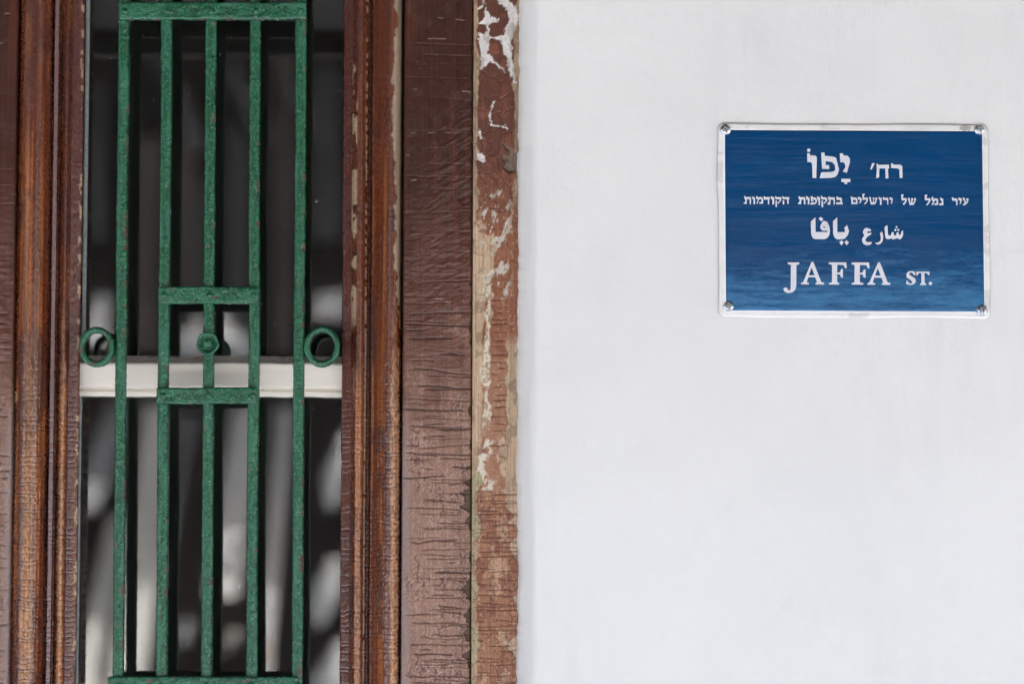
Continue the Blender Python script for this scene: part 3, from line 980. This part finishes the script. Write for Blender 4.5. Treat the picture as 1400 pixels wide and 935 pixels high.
def plate():
    x0, x1, y0, y1, rad = 980.0, 1351.3, 168.0, 433.6, 9.0
    nx_, ny_ = 250, 180
    P, Q = np.meshgrid(np.linspace(x0, x1, nx_), np.linspace(y0, y1, ny_))
    # round the corners by pulling the grid in
    def cornered(P, Q):
        P2, Q2 = P.copy(), Q.copy()
        for cx, cy, s, t in ((x0 + rad, y0 + rad, -1, -1), (x1 - rad, y0 + rad, 1, -1), (x0 + rad, y1 - rad, -1, 1), (x1 - rad, y1 - rad, 1, 1)):
            dx, dy = (P - cx) * s, (Q - cy) * t
            m = (dx > 0) & (dy > 0)
            L = np.hypot(dx, dy) + 1e-9
            k = np.maximum(dx, dy) / L
            P2 = np.where(m, cx + s * dx * k, P2)
            Q2 = np.where(m, cy + t * dy * k, Q2)
        return P2, Q2
    P2, Q2 = cornered(P, Q)
    P2 = P2 + sst(1180, 985, P) * (vn(Q / 60, 1.1, 1201) - .5) * 1.6 + sst(x1 - 40, x1, P) * (vn(Q / 70, 4.1, 1202) - .5) * 1.0
    P2 = P2 + (Q - 168) / 266 * 1.4
    Q2 = Q2 + (vn(P / 90, 2.1, 1203) - .5) * 1.2 + (P - x0) / 371 * 0.8
    n = fbm(P / 30, Q / 24, 1211, 4)
    n2 = fbm(P / 5, Q / 5, 1213, 3)
    Y = np.full(P.shape, SIGN_Y)
    e = np.minimum(np.minimum(P - x0, x1 - P), np.minimum(Q - y0, y1 - Q))
    Y = Y + 0.0009 * sst(2.0, 0, e)
    border = sst(13, 9, np.minimum(np.minimum(P - 980, 1351.3 - P), np.minimum(Q - 168, 434 - Q)))
    Y = Y - (n - .5) * 0.0007 * sst(11, 6, e)
    c = np.broadcast_to(lin(226, 225, 222), P.shape + (3,)).copy()
    c = c * (0.9 + .2 * n)[..., None]
    c = mixc(c, lin(170, 168, 166), sst(.58, .70, n) * .45)
    c = mixc(c, lin(246, 246, 250), sst(7.5, 8.3, e) * .8)
    c = mixc(c, lin(150, 140, 140), sst(1.6, 0.6, e) * .6)
    # rubbed-off grey smudge beside the upper right screw
    sm_ = sst(9, 6, np.hypot((P - 1320) / 1.1, (Q - 173.5) * 1.6)) * sst(.45, .55, n2)
    c = mixc(c, lin(146, 140, 130), sm_ * .8)
    r = 0.42 + 0.15 * (n - .5)
    # skirt to the wall
    def ring_pad(A, v=None):
        A = np.pad(A, 1, mode='edge')
        if v is not None:
            A[0] = v; A[-1] = v; A[:, 0] = v; A[:, -1] = v
        return A
    me = grid_mesh('sign_plate', ring_pad(sx(P2)), ring_pad(Y, -0.0004), ring_pad(sz(Q2)), flip=True)
    set_attr(me, np.pad(c, ((1, 1), (1, 1), (0, 0)), mode='edge'), np.pad(r, 1, mode='edge'))
    return link('sign_plate', me, M_signmetal, sign)
plate()

def skew(p, q):
    p = np.asarray(p, float); q = np.asarray(q, float)
    return p + (q - 168) / 266 * 1.4 * 0.8, q + (p - 980) / 371 * 0.8 - .2
FACE_Y = SIGN_Y - 0.0004
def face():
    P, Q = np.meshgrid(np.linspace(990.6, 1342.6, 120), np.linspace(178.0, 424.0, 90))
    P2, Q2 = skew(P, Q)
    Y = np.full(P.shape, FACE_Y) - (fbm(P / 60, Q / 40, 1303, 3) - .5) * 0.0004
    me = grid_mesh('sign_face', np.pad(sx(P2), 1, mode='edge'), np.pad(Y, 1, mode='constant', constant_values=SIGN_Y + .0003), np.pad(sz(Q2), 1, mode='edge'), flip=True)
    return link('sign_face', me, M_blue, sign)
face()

def chaikin(pts, n=1, k=0.22):
    for _ in range(n):
        out = []
        for i in range(len(pts)):
            a, b = pts[i], pts[(i + 1) % len(pts)]
            out.append((a[0] + (b[0] - a[0]) * k, a[1] + (b[1] - a[1]) * k))
            out.append((b[0] + (a[0] - b[0]) * k, b[1] + (a[1] - b[1]) * k))
        pts = out
    return pts

def circle(cx, cy, r, n=20):
    return [(cx + r * math.cos(2 * math.pi * k / n), cy + r * math.sin(2 * math.pi * k / n)) for k in range(n)]

def lettering(glyphs, label=None):
    """glyphs: list of (outline, holes) in photo pixels; each becomes a 0.25 mm thick painted letter"""
    bm = bmesh.new()
    yf, yb = FACE_Y - 0.00065, FACE_Y + 0.0001
    for outer, holes in glyphs:
        loops = [outer] + holes
        flat = [p for L in loops for p in L]
        pts3 = [[Vector((p[0], -p[1], 0)) for p in L] for L in loops]
        tris = tessellate_polygon(pts3)
        co = []
        for p in flat:
            a, b = skew(p[0], p[1])
            co.append((float(sx(a)), float(sz(b))))
        vf = [bm.verts.new((x, yf, z)) for x, z in co]
        vb = [bm.verts.new((x, yb, z)) for x, z in co]
        for t in tris:
            try: bm.faces.new([vf[i] for i in t])
            except ValueError: pass
        s = 0
        for L in loops:
            n = len(L)
            for i in range(n):
                a, b = s + i, s + (i + 1) % n
                try: bm.faces.new([vf[a], vf[b], vb[b], vb[a]])
                except ValueError: pass
            s += n
    o = bm_obj('lettering', bm, M_letter, sign)
    if label: o['label'] = label
    return o

def T(pts, org, s): return [(org[0] + x / s, org[1] + y / s) for x, y in pts]
def G(org, s, outer, *holes, ck=0):
    o_ = T(outer, org, s)
    if ck: o_ = chaikin(o_, ck)
    return (o_, [T(h_, org, s) for h_ in holes])

o2, s2 = (1080, 190), 7.778
heb = [
    G(o2, s2, circle(195, 117, 18)),
    G(o2, s2, [(178,148),(205,148),(208,170),(260,172),(278,185),(280,215),(272,410),(233,410),(230,260),(215,242),(180,242)]),
    G(o2, s2, [(327,142),(362,140),(365,175),(450,182),(485,195),(500,260),(515,320),(500,370),(480,395),(430,408),(310,412),(325,350),(440,345),(475,330),(472,270),(440,240),(375,230),(372,270),(410,275),(412,315),(335,312)]),
    G(o2, s2, [(525,148),(558,148),(562,170),(605,172),(630,200),(632,240),(598,355),(555,340),(585,290),(575,250),(560,242),(530,242)]),
    G(o2, s2, [(540,418),(635,418),(635,450),(603,452),(600,473),(572,473),(570,452),(540,450)]),
    G(o2, s2, [(868,250),(895,250),(893,262),(862,318),(848,315)]),
    G(o2, s2, [(915,255),(930,258),(933,268),(1045,265),(1048,305),(1035,310),(1040,408),(1010,412),(1008,305),(945,305),(940,400),(910,412),(918,300)]),
    G(o2, s2, [(1068,250),(1090,250),(1095,265),(1165,265),(1188,280),(1190,405),(1160,405),(1158,320),(1145,305),(1070,300)]),
]
lettering(heb, 'large white Hebrew lettering along the top of the sign')
k_ = 31.175
A_, B_, C_, D_, E_, F_, G_ = [(x, 258) for x in (1010, 1045, 1085, 1120, 1158, 1190, 1225)]
H_, kh = (1260, 258), 20.588
small = [
    G(A_, k_, [(190,310),(240,310),(265,350),(440,345),(480,365),(490,440),(480,655),(435,650),(430,500),(415,440),(330,435),(305,480),(300,635),(180,635),(175,590),(240,570),(250,470),(205,420)]),
    G(A_, k_, [(525,310),(560,340),(600,355),(650,355),(662,420),(655,650),(595,650),(590,450),(545,430)]),
    G(A_, k_, [(710,310),(755,310),(800,380),(850,345),(920,345),(980,390),(1005,470),(1000,625),(850,628),(830,575),(935,560),(940,480),(905,430),(850,440),(815,480),(785,550),(775,625),(715,625),(760,520),(790,440),(720,430)]),
    G(B_, k_, [(-66,315),(-20,315),(0,355),(195,345),(200,430),(170,440),(165,655),(115,650),(115,450),(-15,455),(-40,470),(-60,400)]),
    G(B_, k_, [(235,315),(280,315),(310,350),(380,350),(385,430),(375,655),(310,655),(310,450),(255,435)]),
    G(B_, k_, [(420,310),(460,320),(490,350),(690,345),(690,450),(640,540),(545,640),(525,590),(600,520),(625,440),(445,435)]),
    G(B_, k_, [(440,490),(500,490),(500,765),(440,765)]),
    G(B_, k_, [(725,310),(770,310),(790,345),(1030,345),(1030,430),(995,445),(1000,630),(935,630),(935,440),(750,435)]),
    G(B_, k_, [(745,490),(810,490),(810,655),(745,655)]),
    G(C_, k_, [(165,310),(210,305),(250,345),(420,345),(455,370),(470,640),(405,640),(395,440),(290,440),(280,640),(150,635),(150,580),(210,560),(230,450),(195,430)]),
    G(C_, k_, [(495,295),(535,300),(570,345),(630,370),(645,440),(625,650),(565,650),(575,450),(505,435)]),
    G(C_, k_, [(690,300),(765,300),(770,345),(880,355),(935,410),(965,510),(930,600),(860,645),(670,660),(700,570),(870,570),(905,520),(870,445),(765,430),(760,455),(800,460),(805,525),(715,525)]),
    G(C_, k_, [(960,305),(1010,310),(1040,345),(1090,350),(1090,450),(1080,680),(1030,680),(1025,465),(975,440)]),
    G(D_, k_, [(30,285),(90,285),(105,345),(240,345),(310,400),(300,500),(170,635),(150,590),(225,510),(235,440),(65,435)]),
    G(D_, k_, [(60,490),(125,490),(130,765),(60,765)]),
    G(D_, k_, [(345,310),(400,310),(415,345),(600,345),(630,380),(630,640),(560,640),(585,600),(570,450),(500,435),(455,445),(440,490),(440,650),(310,650),(310,585),(370,570),(395,445),(350,430)]),
    G(D_, k_, [(695,310),(745,305),(770,345),(900,360),(930,420),(925,550),(965,590),(960,640),(685,640),(690,560),(865,555),(870,460),(740,450),(705,430)]),
    G(E_, k_, [(115,310),(180,310),(200,345),(370,355),(405,430),(405,625),(150,630),(145,430)], [(210,440),(325,440),(345,480),(345,555),(215,555)]),
    G(E_, k_, [(430,315),(475,315),(500,345),(560,350),(590,430),(560,550),(480,590),(465,570),(525,510),(520,440),(445,435)]),
    G(E_, k_, [(615,200),(720,185),(715,250),(675,280),(685,345),(840,350),(860,420),(830,530),(730,640),(685,610),(775,520),(790,440),(690,435),(635,465)]),
    G(E_, k_, [(895,320),(940,320),(985,360),(985,400),(975,420),(1000,500),(1010,560),(1060,540),(1075,420),(1060,400),(1060,350),(1130,350),(1130,400),(1105,430),(1085,540),(1120,555),(1180,440),(1160,420),(1155,355),(1260,350),(1255,400),(1230,430),(1200,560),(1150,635),(955,635),(965,580),(930,430)]),
    G(F_, k_, [(305,320),(345,320),(380,355),(440,360),(440,450),(435,650),(370,650),(370,450),(330,420)]),
    G(F_, k_, [(495,325),(540,325),(560,355),(700,355),(725,390),(720,640),(680,640),(685,600),(670,450),(520,435),(495,440)]),
    G(F_, k_, [(780,325),(820,340),(850,350),(905,370),(910,430),(880,595),(820,590),(860,520),(850,440),(785,430)]),
    G(G_, k_, [(185,205),(285,205),(275,270),(250,300),(270,360),(400,365),(425,430),(400,530),(300,655),(245,610),(345,510),(345,450),(230,465),(195,440)]),
    G(G_, k_, [(465,345),(515,345),(560,390),(550,420),(570,560),(600,560),(615,430),(610,360),(690,365),(680,420),(650,560),(700,560),(755,430),(725,410),(725,365),(815,365),(810,420),(760,560),(705,650),(540,655),(520,560),(480,420)]),
    G(H_, kh, [(65,150),(130,140),(130,185),(105,200),(115,240),(215,240),(225,300),(195,370),(130,440),(100,420),(170,340),(175,295),(85,300),(65,280)]),
    G(H_, kh, [(250,230),(290,185),(315,260),(345,245),(400,240),(440,280),(440,425),(340,430),(330,385),(400,375),(395,320),(370,295),(330,330),(295,430),(250,430),(295,330),(255,290)]),
    G(H_, kh, [(495,215),(540,235),(580,260),(585,430),(480,440),(475,385),(540,375),(540,310),(500,295)]),
    G(H_, kh, [(820,215),(850,205),(870,235),(960,245),(985,280),(980,435),(945,435),(945,310),(840,300)]),
    G(H_, kh, [(1005,210),(1050,225),(1095,240),(1105,290),(1070,395),(1035,400),(1060,350),(1060,300),(1015,290)]),
    G(H_, kh, [(1130,215),(1170,215),(1195,265),(1215,340),(1245,330),(1255,290),(1235,280),(1225,240),(1295,240),(1285,320),(1260,370),(1210,410),(1165,435),(1135,420),(1140,395),(1190,380),(1170,310),(1140,270)]),
]
lettering(small, 'row of small white Hebrew lettering')
o5, s5 = (1090, 285), 8.75
dia = lambda cx, cy, r: [(cx - r, cy - 2), (cx - 1, cy - r), (cx + r, cy + 2), (cx + 1, cy + r)]
arab = [
    G(o5, s5, [(150,150),(205,100),(205,275),(345,275),(348,258),(290,258),(265,235),(262,205),(285,158),(305,140),(345,155),(370,205),(378,260),(370,310),(345,345),(315,360),(200,360),(170,345),(152,300)], [(288,205),(322,213),(327,228),(300,222)]),
    G(o5, s5, [(243,120),(262,95),(300,118),(278,148)]),
    G(o5, s5, [(415,145),(465,100),(465,275),(550,275),(560,265),(548,225),(582,190),(605,265),(590,310),(560,345),(530,360),(460,360),(430,340),(415,295)]),
    G(o5, s5, [(488,395),(515,373),(540,400),(513,432)]),
    G(o5, s5, [(550,395),(572,372),(602,400),(575,432)]),
    G(o5, s5, [(1030,210),(1065,190),(1068,290),(1075,312),(1105,312),(1115,275),(1135,270),(1140,310),(1165,312),(1175,275),(1195,272),(1200,305),(1225,300),(1230,265),(1250,250),(1252,300),(1240,335),(1215,358),(1180,345),(1160,350),(1130,360),(1110,345),(1085,355),(1055,355),(1038,335)]),
    G(o5, s5, dia(1173, 212, 15)), G(o5, s5, dia(1159, 247, 15)), G(o5, s5, dia(1194, 245, 15)),
    G(o5, s5, [(972,290),(998,262),(1012,310),(1010,370),(985,410),(945,425),(912,400),(950,400),(980,375),(985,330)], ck=1),
    G(o5, s5, [(770,270),(785,235),(815,220),(865,240),(868,265),(830,262),(818,275),(840,290),(872,278),(868,300),(825,325),(800,360),(800,380),(825,395),(882,390),(860,425),(815,432),(775,415),(758,375),(765,345),(790,310),(775,292)], ck=1),
]
lettering(arab, 'white Arabic lettering')
o6, s6 = (1055, 345), 5.957
latin = [
    G(o6, s6, [(118,78),(213,78),(213,92),(190,98),(188,260),(180,300),(155,322),(120,327),(92,315),(82,295),(95,282),(112,285),(120,305),(135,305),(142,290),(146,98),(122,93)]),
    G(o6, s6, [(312,75),(328,75),(390,235),(413,243),(413,256),(345,256),(345,243),(358,240),(342,198),(285,198),(272,240),(290,244),(290,256),(226,256),(228,244),(245,236)], [(290,182),(336,182),(314,118)]),
    G(o6, s6, [(453,76),(596,76),(598,122),(588,122),(575,98),(522,94),(520,158),(545,156),(553,130),(567,130),(567,198),(553,198),(545,174),(520,172),(520,238),(536,244),(536,256),(453,256),(455,244),(478,238),(480,96),(453,90)]),
    G(o6, s6, [(640,76),(780,76),(783,124),(772,124),(760,98),(706,94),(704,158),(728,156),(738,132),(751,132),(751,198),(738,198),(728,174),(704,172),(704,238),(732,244),(732,256),(637,256),(639,244),(660,238),(664,96),(640,90)]),
    G(o6, s6, [(855,73),(868,73),(930,235),(952,243),(950,256),(882,256),(882,244),(896,240),(880,198),(822,198),(808,240),(828,244),(828,256),(765,256),(767,244),(782,236)], [(828,182),(874,182),(852,120)]),
    G(o6, s6, [(1155,150),(1157,178),(1147,178),(1130,155),(1110,155),(1105,172),(1130,188),(1155,205),(1160,228),(1145,250),(1115,257),(1080,250),(1082,222),(1092,222),(1102,242),(1125,244),(1132,230),(1110,210),(1085,195),(1082,168),(1100,146),(1130,143)], ck=1),
    G(o6, s6, [(1165,148),(1270,148),(1272,176),(1262,176),(1250,160),(1230,158),(1230,238),(1242,246),(1242,256),(1193,256),(1195,246),(1205,238),(1205,158),(1183,160),(1172,180),(1165,178)]),
    G(o6, s6, circle(1278, 243, 13.5)),
]
lettering(latin, 'white serif Latin capitals along the bottom of the sign')

def screw(px, py, rot, seed, skirt):
    """pan head with a cross recess on a ragged dented washer"""
    n, rings = 40, 22
    th = np.linspace(0, 2 * np.pi, n, endpoint=False)
    rr = np.linspace(0.02, 1, rings)
    Tt, Rr = np.meshgrid(th, rr)
    rad = 6.0
    u, v = Rr * np.cos(Tt - rot), Rr * np.sin(Tt - rot)
    dome = 0.0026 * np.sqrt(np.maximum(0, 1 - Rr ** 2 * 0.94))
    cross = np.maximum(sst(.20, .11, np.abs(u)) * sst(.66, .56, np.abs(v)), sst(.20, .11, np.abs(v)) * sst(.66, .56, np.abs(u)))
    y = FACE_Y - 0.0006 - dome + cross * 0.0030
    # skirt rings
    ex = 1 + skirt * (fbm(np.cos(th) * 1.6 + 5, np.sin(th) * 1.6 + 5, seed, 3) - .22)
    R2 = np.concatenate([Rr, np.maximum(ex, 1.02)[None] * 1.0, np.maximum(ex, 1.02)[None] * 1.04]) * rad
    T2 = np.concatenate([Tt, Tt[:2]])
    yk = FACE_Y - 0.0007 - 0.0010 * vn(np.cos(th) * 3 + 9, np.sin(th) * 3 + 9, seed + 2)
    Y2 = np.concatenate([y, yk[None], np.full((1, n), SIGN_Y + .0003)])
    X2 = float(sx(px)) + R2 * np.cos(T2) * SS
    Z2 = float(sz(py)) + R2 * np.sin(T2) * SS
    me = grid_mesh('screw', X2, Y2, Z2, wrap=True, flip=False)
    return link('screw', me, M_screw, sign)
for a in ((991.5, 177.5, 0.35, 1401, 0.75), (1339.3, 176.3, 0.5, 1411, 0.3), (995.2, 418.2, 0.05, 1421, 0.35), (1340.3, 423.0, 0.7, 1431, 0.7)):
    screw(*a)
adopt(sign)

# ------------------------------------------------------------------ across the street (seen only as blurred reflections in the panes)
OY = -9.0
def RX(px, Y=OY): return (px - 700) / F * (2 * GL_Y - Y + abs(CAM.y)) / cp       # mirrored photo column -> x
def RZ(py, Y=OY):
    el = PITCH + math.atan((467.5 - py) / F)
    return CAM.z + (2 * GL_Y - Y + abs(CAM.y)) * math.tan(el)
M_dark = plain('dark_timber_facade', (0.024, 0.015, 0.011), 0.7, 0.3, 1.5)
M_pale = plain('pale_stone', (0.80, 0.785, 0.75), 0.8, 0.10, 2)
M_grey = plain('grey_render', (0.66, 0.66, 0.67), 0.8, 0.15, 1.2)
M_white = plain('white_patch', (0.85, 0.86, 0.88), 0.7, 0.04, 4)
M_brown = plain('brown_door', (0.05, 0.028, 0.02), 0.6, 0.2, 3)
opp = empty('shop_building', (0, OY, 0))
tag(opp, 'dark timber fronted shop across the street, pale reflector panels added', 'building')
box('wall', -9, 9, OY - 6, OY - 0.9, 0, 7.0, M_dark, opp)
def lit_panel(a, b, q0, q1, m, lean=1.1):
    """made-up panel, leaning out to catch sun and brighten the pane reflections"""
    bm = bmesh.new()
    n = 14
    fr, bk = [], []
    for k in range(n + 1):
        t = k / n
        y = OY - 0.6 + lean * t - 0.05 * math.sin(t * math.pi)
        z = RZ(q0, OY) + (RZ(q1, OY) - RZ(q0, OY)) * t
        fr.append([bm.verts.new((RX(p, OY), y, z)) for p in (a, b)])
        bk.append([bm.verts.new((RX(p, OY), y - .015, z)) for p in (a, b)])
    for k in range(n):
        bm.faces.new([fr[k][0], fr[k][1], fr[k + 1][1], fr[k + 1][0]])
        bm.faces.new([bk[k][0], bk[k + 1][0], bk[k + 1][1], bk[k][1]])
        for i in (0, 1): bm.faces.new([fr[k][i], fr[k + 1][i], bk[k + 1][i], bk[k][i]])
    for L in (0, n): bm.faces.new([fr[L][0], fr[L][1], bk[L][1], bk[L][0]])
    bm_obj('reflector_panel', bm, m, opp)
M_blue_grey = plain('blue_grey_panel', (0.32, 0.33, 0.36), 0.8, 0.2, 2)
lit_panel(176, 218, 546, 960, M_pale); lit_panel(300, 341, 546, 812, M_grey); lit_panel(363, 384, 550, 960, M_grey)
lit_panel(120, 157, 546, 700, M_blue_grey); lit_panel(126, 160, 704, 960, M_pale); lit_panel(236, 246, 560, 800, M_blue_grey)
for (a, b) in ((-4, -2.4), (-0.55, 1.0), (2.0, 3.6)):
    box('door', a, b, OY - 0.9, OY - 0.85, 0, 2.2, M_brown, opp)
M_shut = plain('brown_grey_shutter', (0.17, 0.135, 0.12), 0.8, 0.35, 3)
M_shut2 = plain('grey_shutter', (0.14, 0.13, 0.13), 0.8, 0.3, 3)
for (a, b, q0, q1, m) in ((183, 214, 190, 480, M_shut), (240, 258, 120, 400, M_shut), (311, 334, 170, 450, M_shut2), (372, 398, 60, 480, M_shut), (425, 462, 95, 330, M_shut2), (122, 140, 120, 330, M_shut2), (262, 279, 250, 420, M_shut2)):
    box('shutter', RX(a, OY - .8), RX(b, OY - .8), OY - 0.86, OY - 0.8, RZ(q1, OY - .8), RZ(q0, OY - .8), m, opp)
for (a, q0, b, q1) in ((205, 80, 262, 210), (300, 95, 352, 200), (380, 110, 440, 220)):
    bm = bmesh.new()
    y = OY - .72
    pts = [(a, q0), (a + 24, q0), (b + 24, q1), (b, q1)]
    vs = [bm.verts.new((RX(p, y), y + d, RZ(q, y))) for d in (0, .05) for p, q in pts]
    bm.faces.new(vs[:4]); bm.faces.new(vs[4:][::-1])
    for i in range(4): bm.faces.new([vs[i], vs[4 + i], vs[4 + (i + 1) % 4], vs[(i + 1) % 4]])
    bm_obj('brace', bm, M_shut2, opp)
box('facade_shade', -9, 9, OY - 0.9, OY + 1.0, 4.6, 4.75, M_dark, opp)  # unseen slab added to shade the shop front and darken its reflection
for (a, b, q) in ((540, 1420, 352), (-420, 100, 372)):
    box('reflector_wall', RX(a, OY - .3), RX(b, OY - .3), OY - 0.6, OY - 0.3, 0, RZ(q, OY - .3), M_pale, opp, 0.02)  # pale wall added to brighten reflections low on the sign and boards
box('lintel', RX(243, OY - .45), RX(345, OY - .45), OY - 0.58, OY - 0.4, RZ(489, OY - .45), RZ(456, OY - .45), M_grey, opp)
adopt(opp)

def patch_line():  # made-up white pieces, tilted to the sun to reflect brightly in the panes
    t = empty('bright_patches', (RX(290), OY, RZ(400)))
    tag(t, 'white pieces added on a cord to show as bright patches in the panes', 'bright_patches')
    y = OY + 0.1
    bm = bmesh.new()
    bmesh.ops.create_cone(bm, segments=8, radius1=.004, radius2=.004, depth=18, matrix=Matrix.Translation((0, y, RZ(398, y))) @ Matrix.Rotation(R(90), 4, 'Y'))
    bm_obj('cord', bm, M_dark, t)
    for pts in ([(127, 474), (127, 425), (140, 402), (152, 412), (160, 474)], [(299, 424), (304, 420), (334, 470), (299, 470)], [(283, 424), (279, 424), (266, 466), (283, 466)], [(428, 436), (434, 404), (470, 396), (476, 440)]):
        bm = bmesh.new()
        a = [bm.verts.new((RX(p, y), y + d + (q - 400) / 75 * 0.3, RZ(q, y))) for d in (0.0, 0.012) for p, q in pts]
        n = len(pts)
        bm.faces.new(a[:n]); bm.faces.new(a[n:][::-1])
        for i in range(n):
            bm.faces.new([a[i], a[n + i], a[n + (i + 1) % n], a[(i + 1) % n]])
        bm_obj('bright_patch', bm, M_white, t)
    adopt(t)
patch_line()

M_soft = plain('white_spot', (0.62, 0.62, 0.63), 0.7, 0.35, 14)
M_orange = plain('orange_spot', (0.75, 0.25, 0.06), 0.7, 0.1, 5)
M_dim = plain('grey_spot', (0.40, 0.39, 0.37), 0.7, 0.1, 5)
def blur_spot(px, py, rx, rz, m, label):  # made-up body, added to give one blurred spot in the panes
    y = OY + 0.35
    k = (2 * GL_Y - y + abs(CAM.y)) / F
    bm = bmesh.new()
    bmesh.ops.create_uvsphere(bm, u_segments=24, v_segments=14, radius=1.0)
    for v in bm.verts:
        v.co = Vector((v.co.x * rx * k, v.co.y * rx * k, (v.co.z + .5 * v.co.x + .45 * v.co.x * v.co.x - .25 * math.sin(3 * v.co.x + px)) * rz * k))
    o = bm_obj('reflection_spot', bm, m, None, True)
    o.location = (RX(px, y), y, RZ(py, y))
    tag(o, label, 'blur_spot', 'shapes added for blurred reflections')
    cap = bmesh.new()
    bmesh.ops.create_cone(cap, segments=14, radius1=rx * k * .35, radius2=rx * k * .3, depth=.02, cap_ends=True, matrix=Matrix.Translation((0, 0, rz * k)))
    bm_obj('cap', cap, M_dark, o)
blur_spot(462, 650, 17, 40, M_soft, 'long white shape added highest across the street for a blurred reflection')
blur_spot(450, 815, 22, 36, M_soft, 'white shape added under the long one for a blurred reflection')
blur_spot(456, 932, 30, 40, M_soft, 'lowest white shape added across the street for a blurred reflection')
blur_spot(360, 892, 8, 9, M_orange, 'small orange shape added across the street for a blurred reflection')
blur_spot(255, 866, 9, 14, M_white, 'small white shape added beside the dark doorway for a blurred reflection')
blur_spot(318, 878, 13, 13, M_dim, 'small grey shape added below the grey panel for a blurred reflection')
blur_spot(323, 752, 12, 12, M_dim, 'upper of two round grey shapes added against the grey panel for blurred reflections')
blur_spot(319, 786, 12, 12, M_dim, 'lower of two round grey shapes added against the grey panel for blurred reflections')
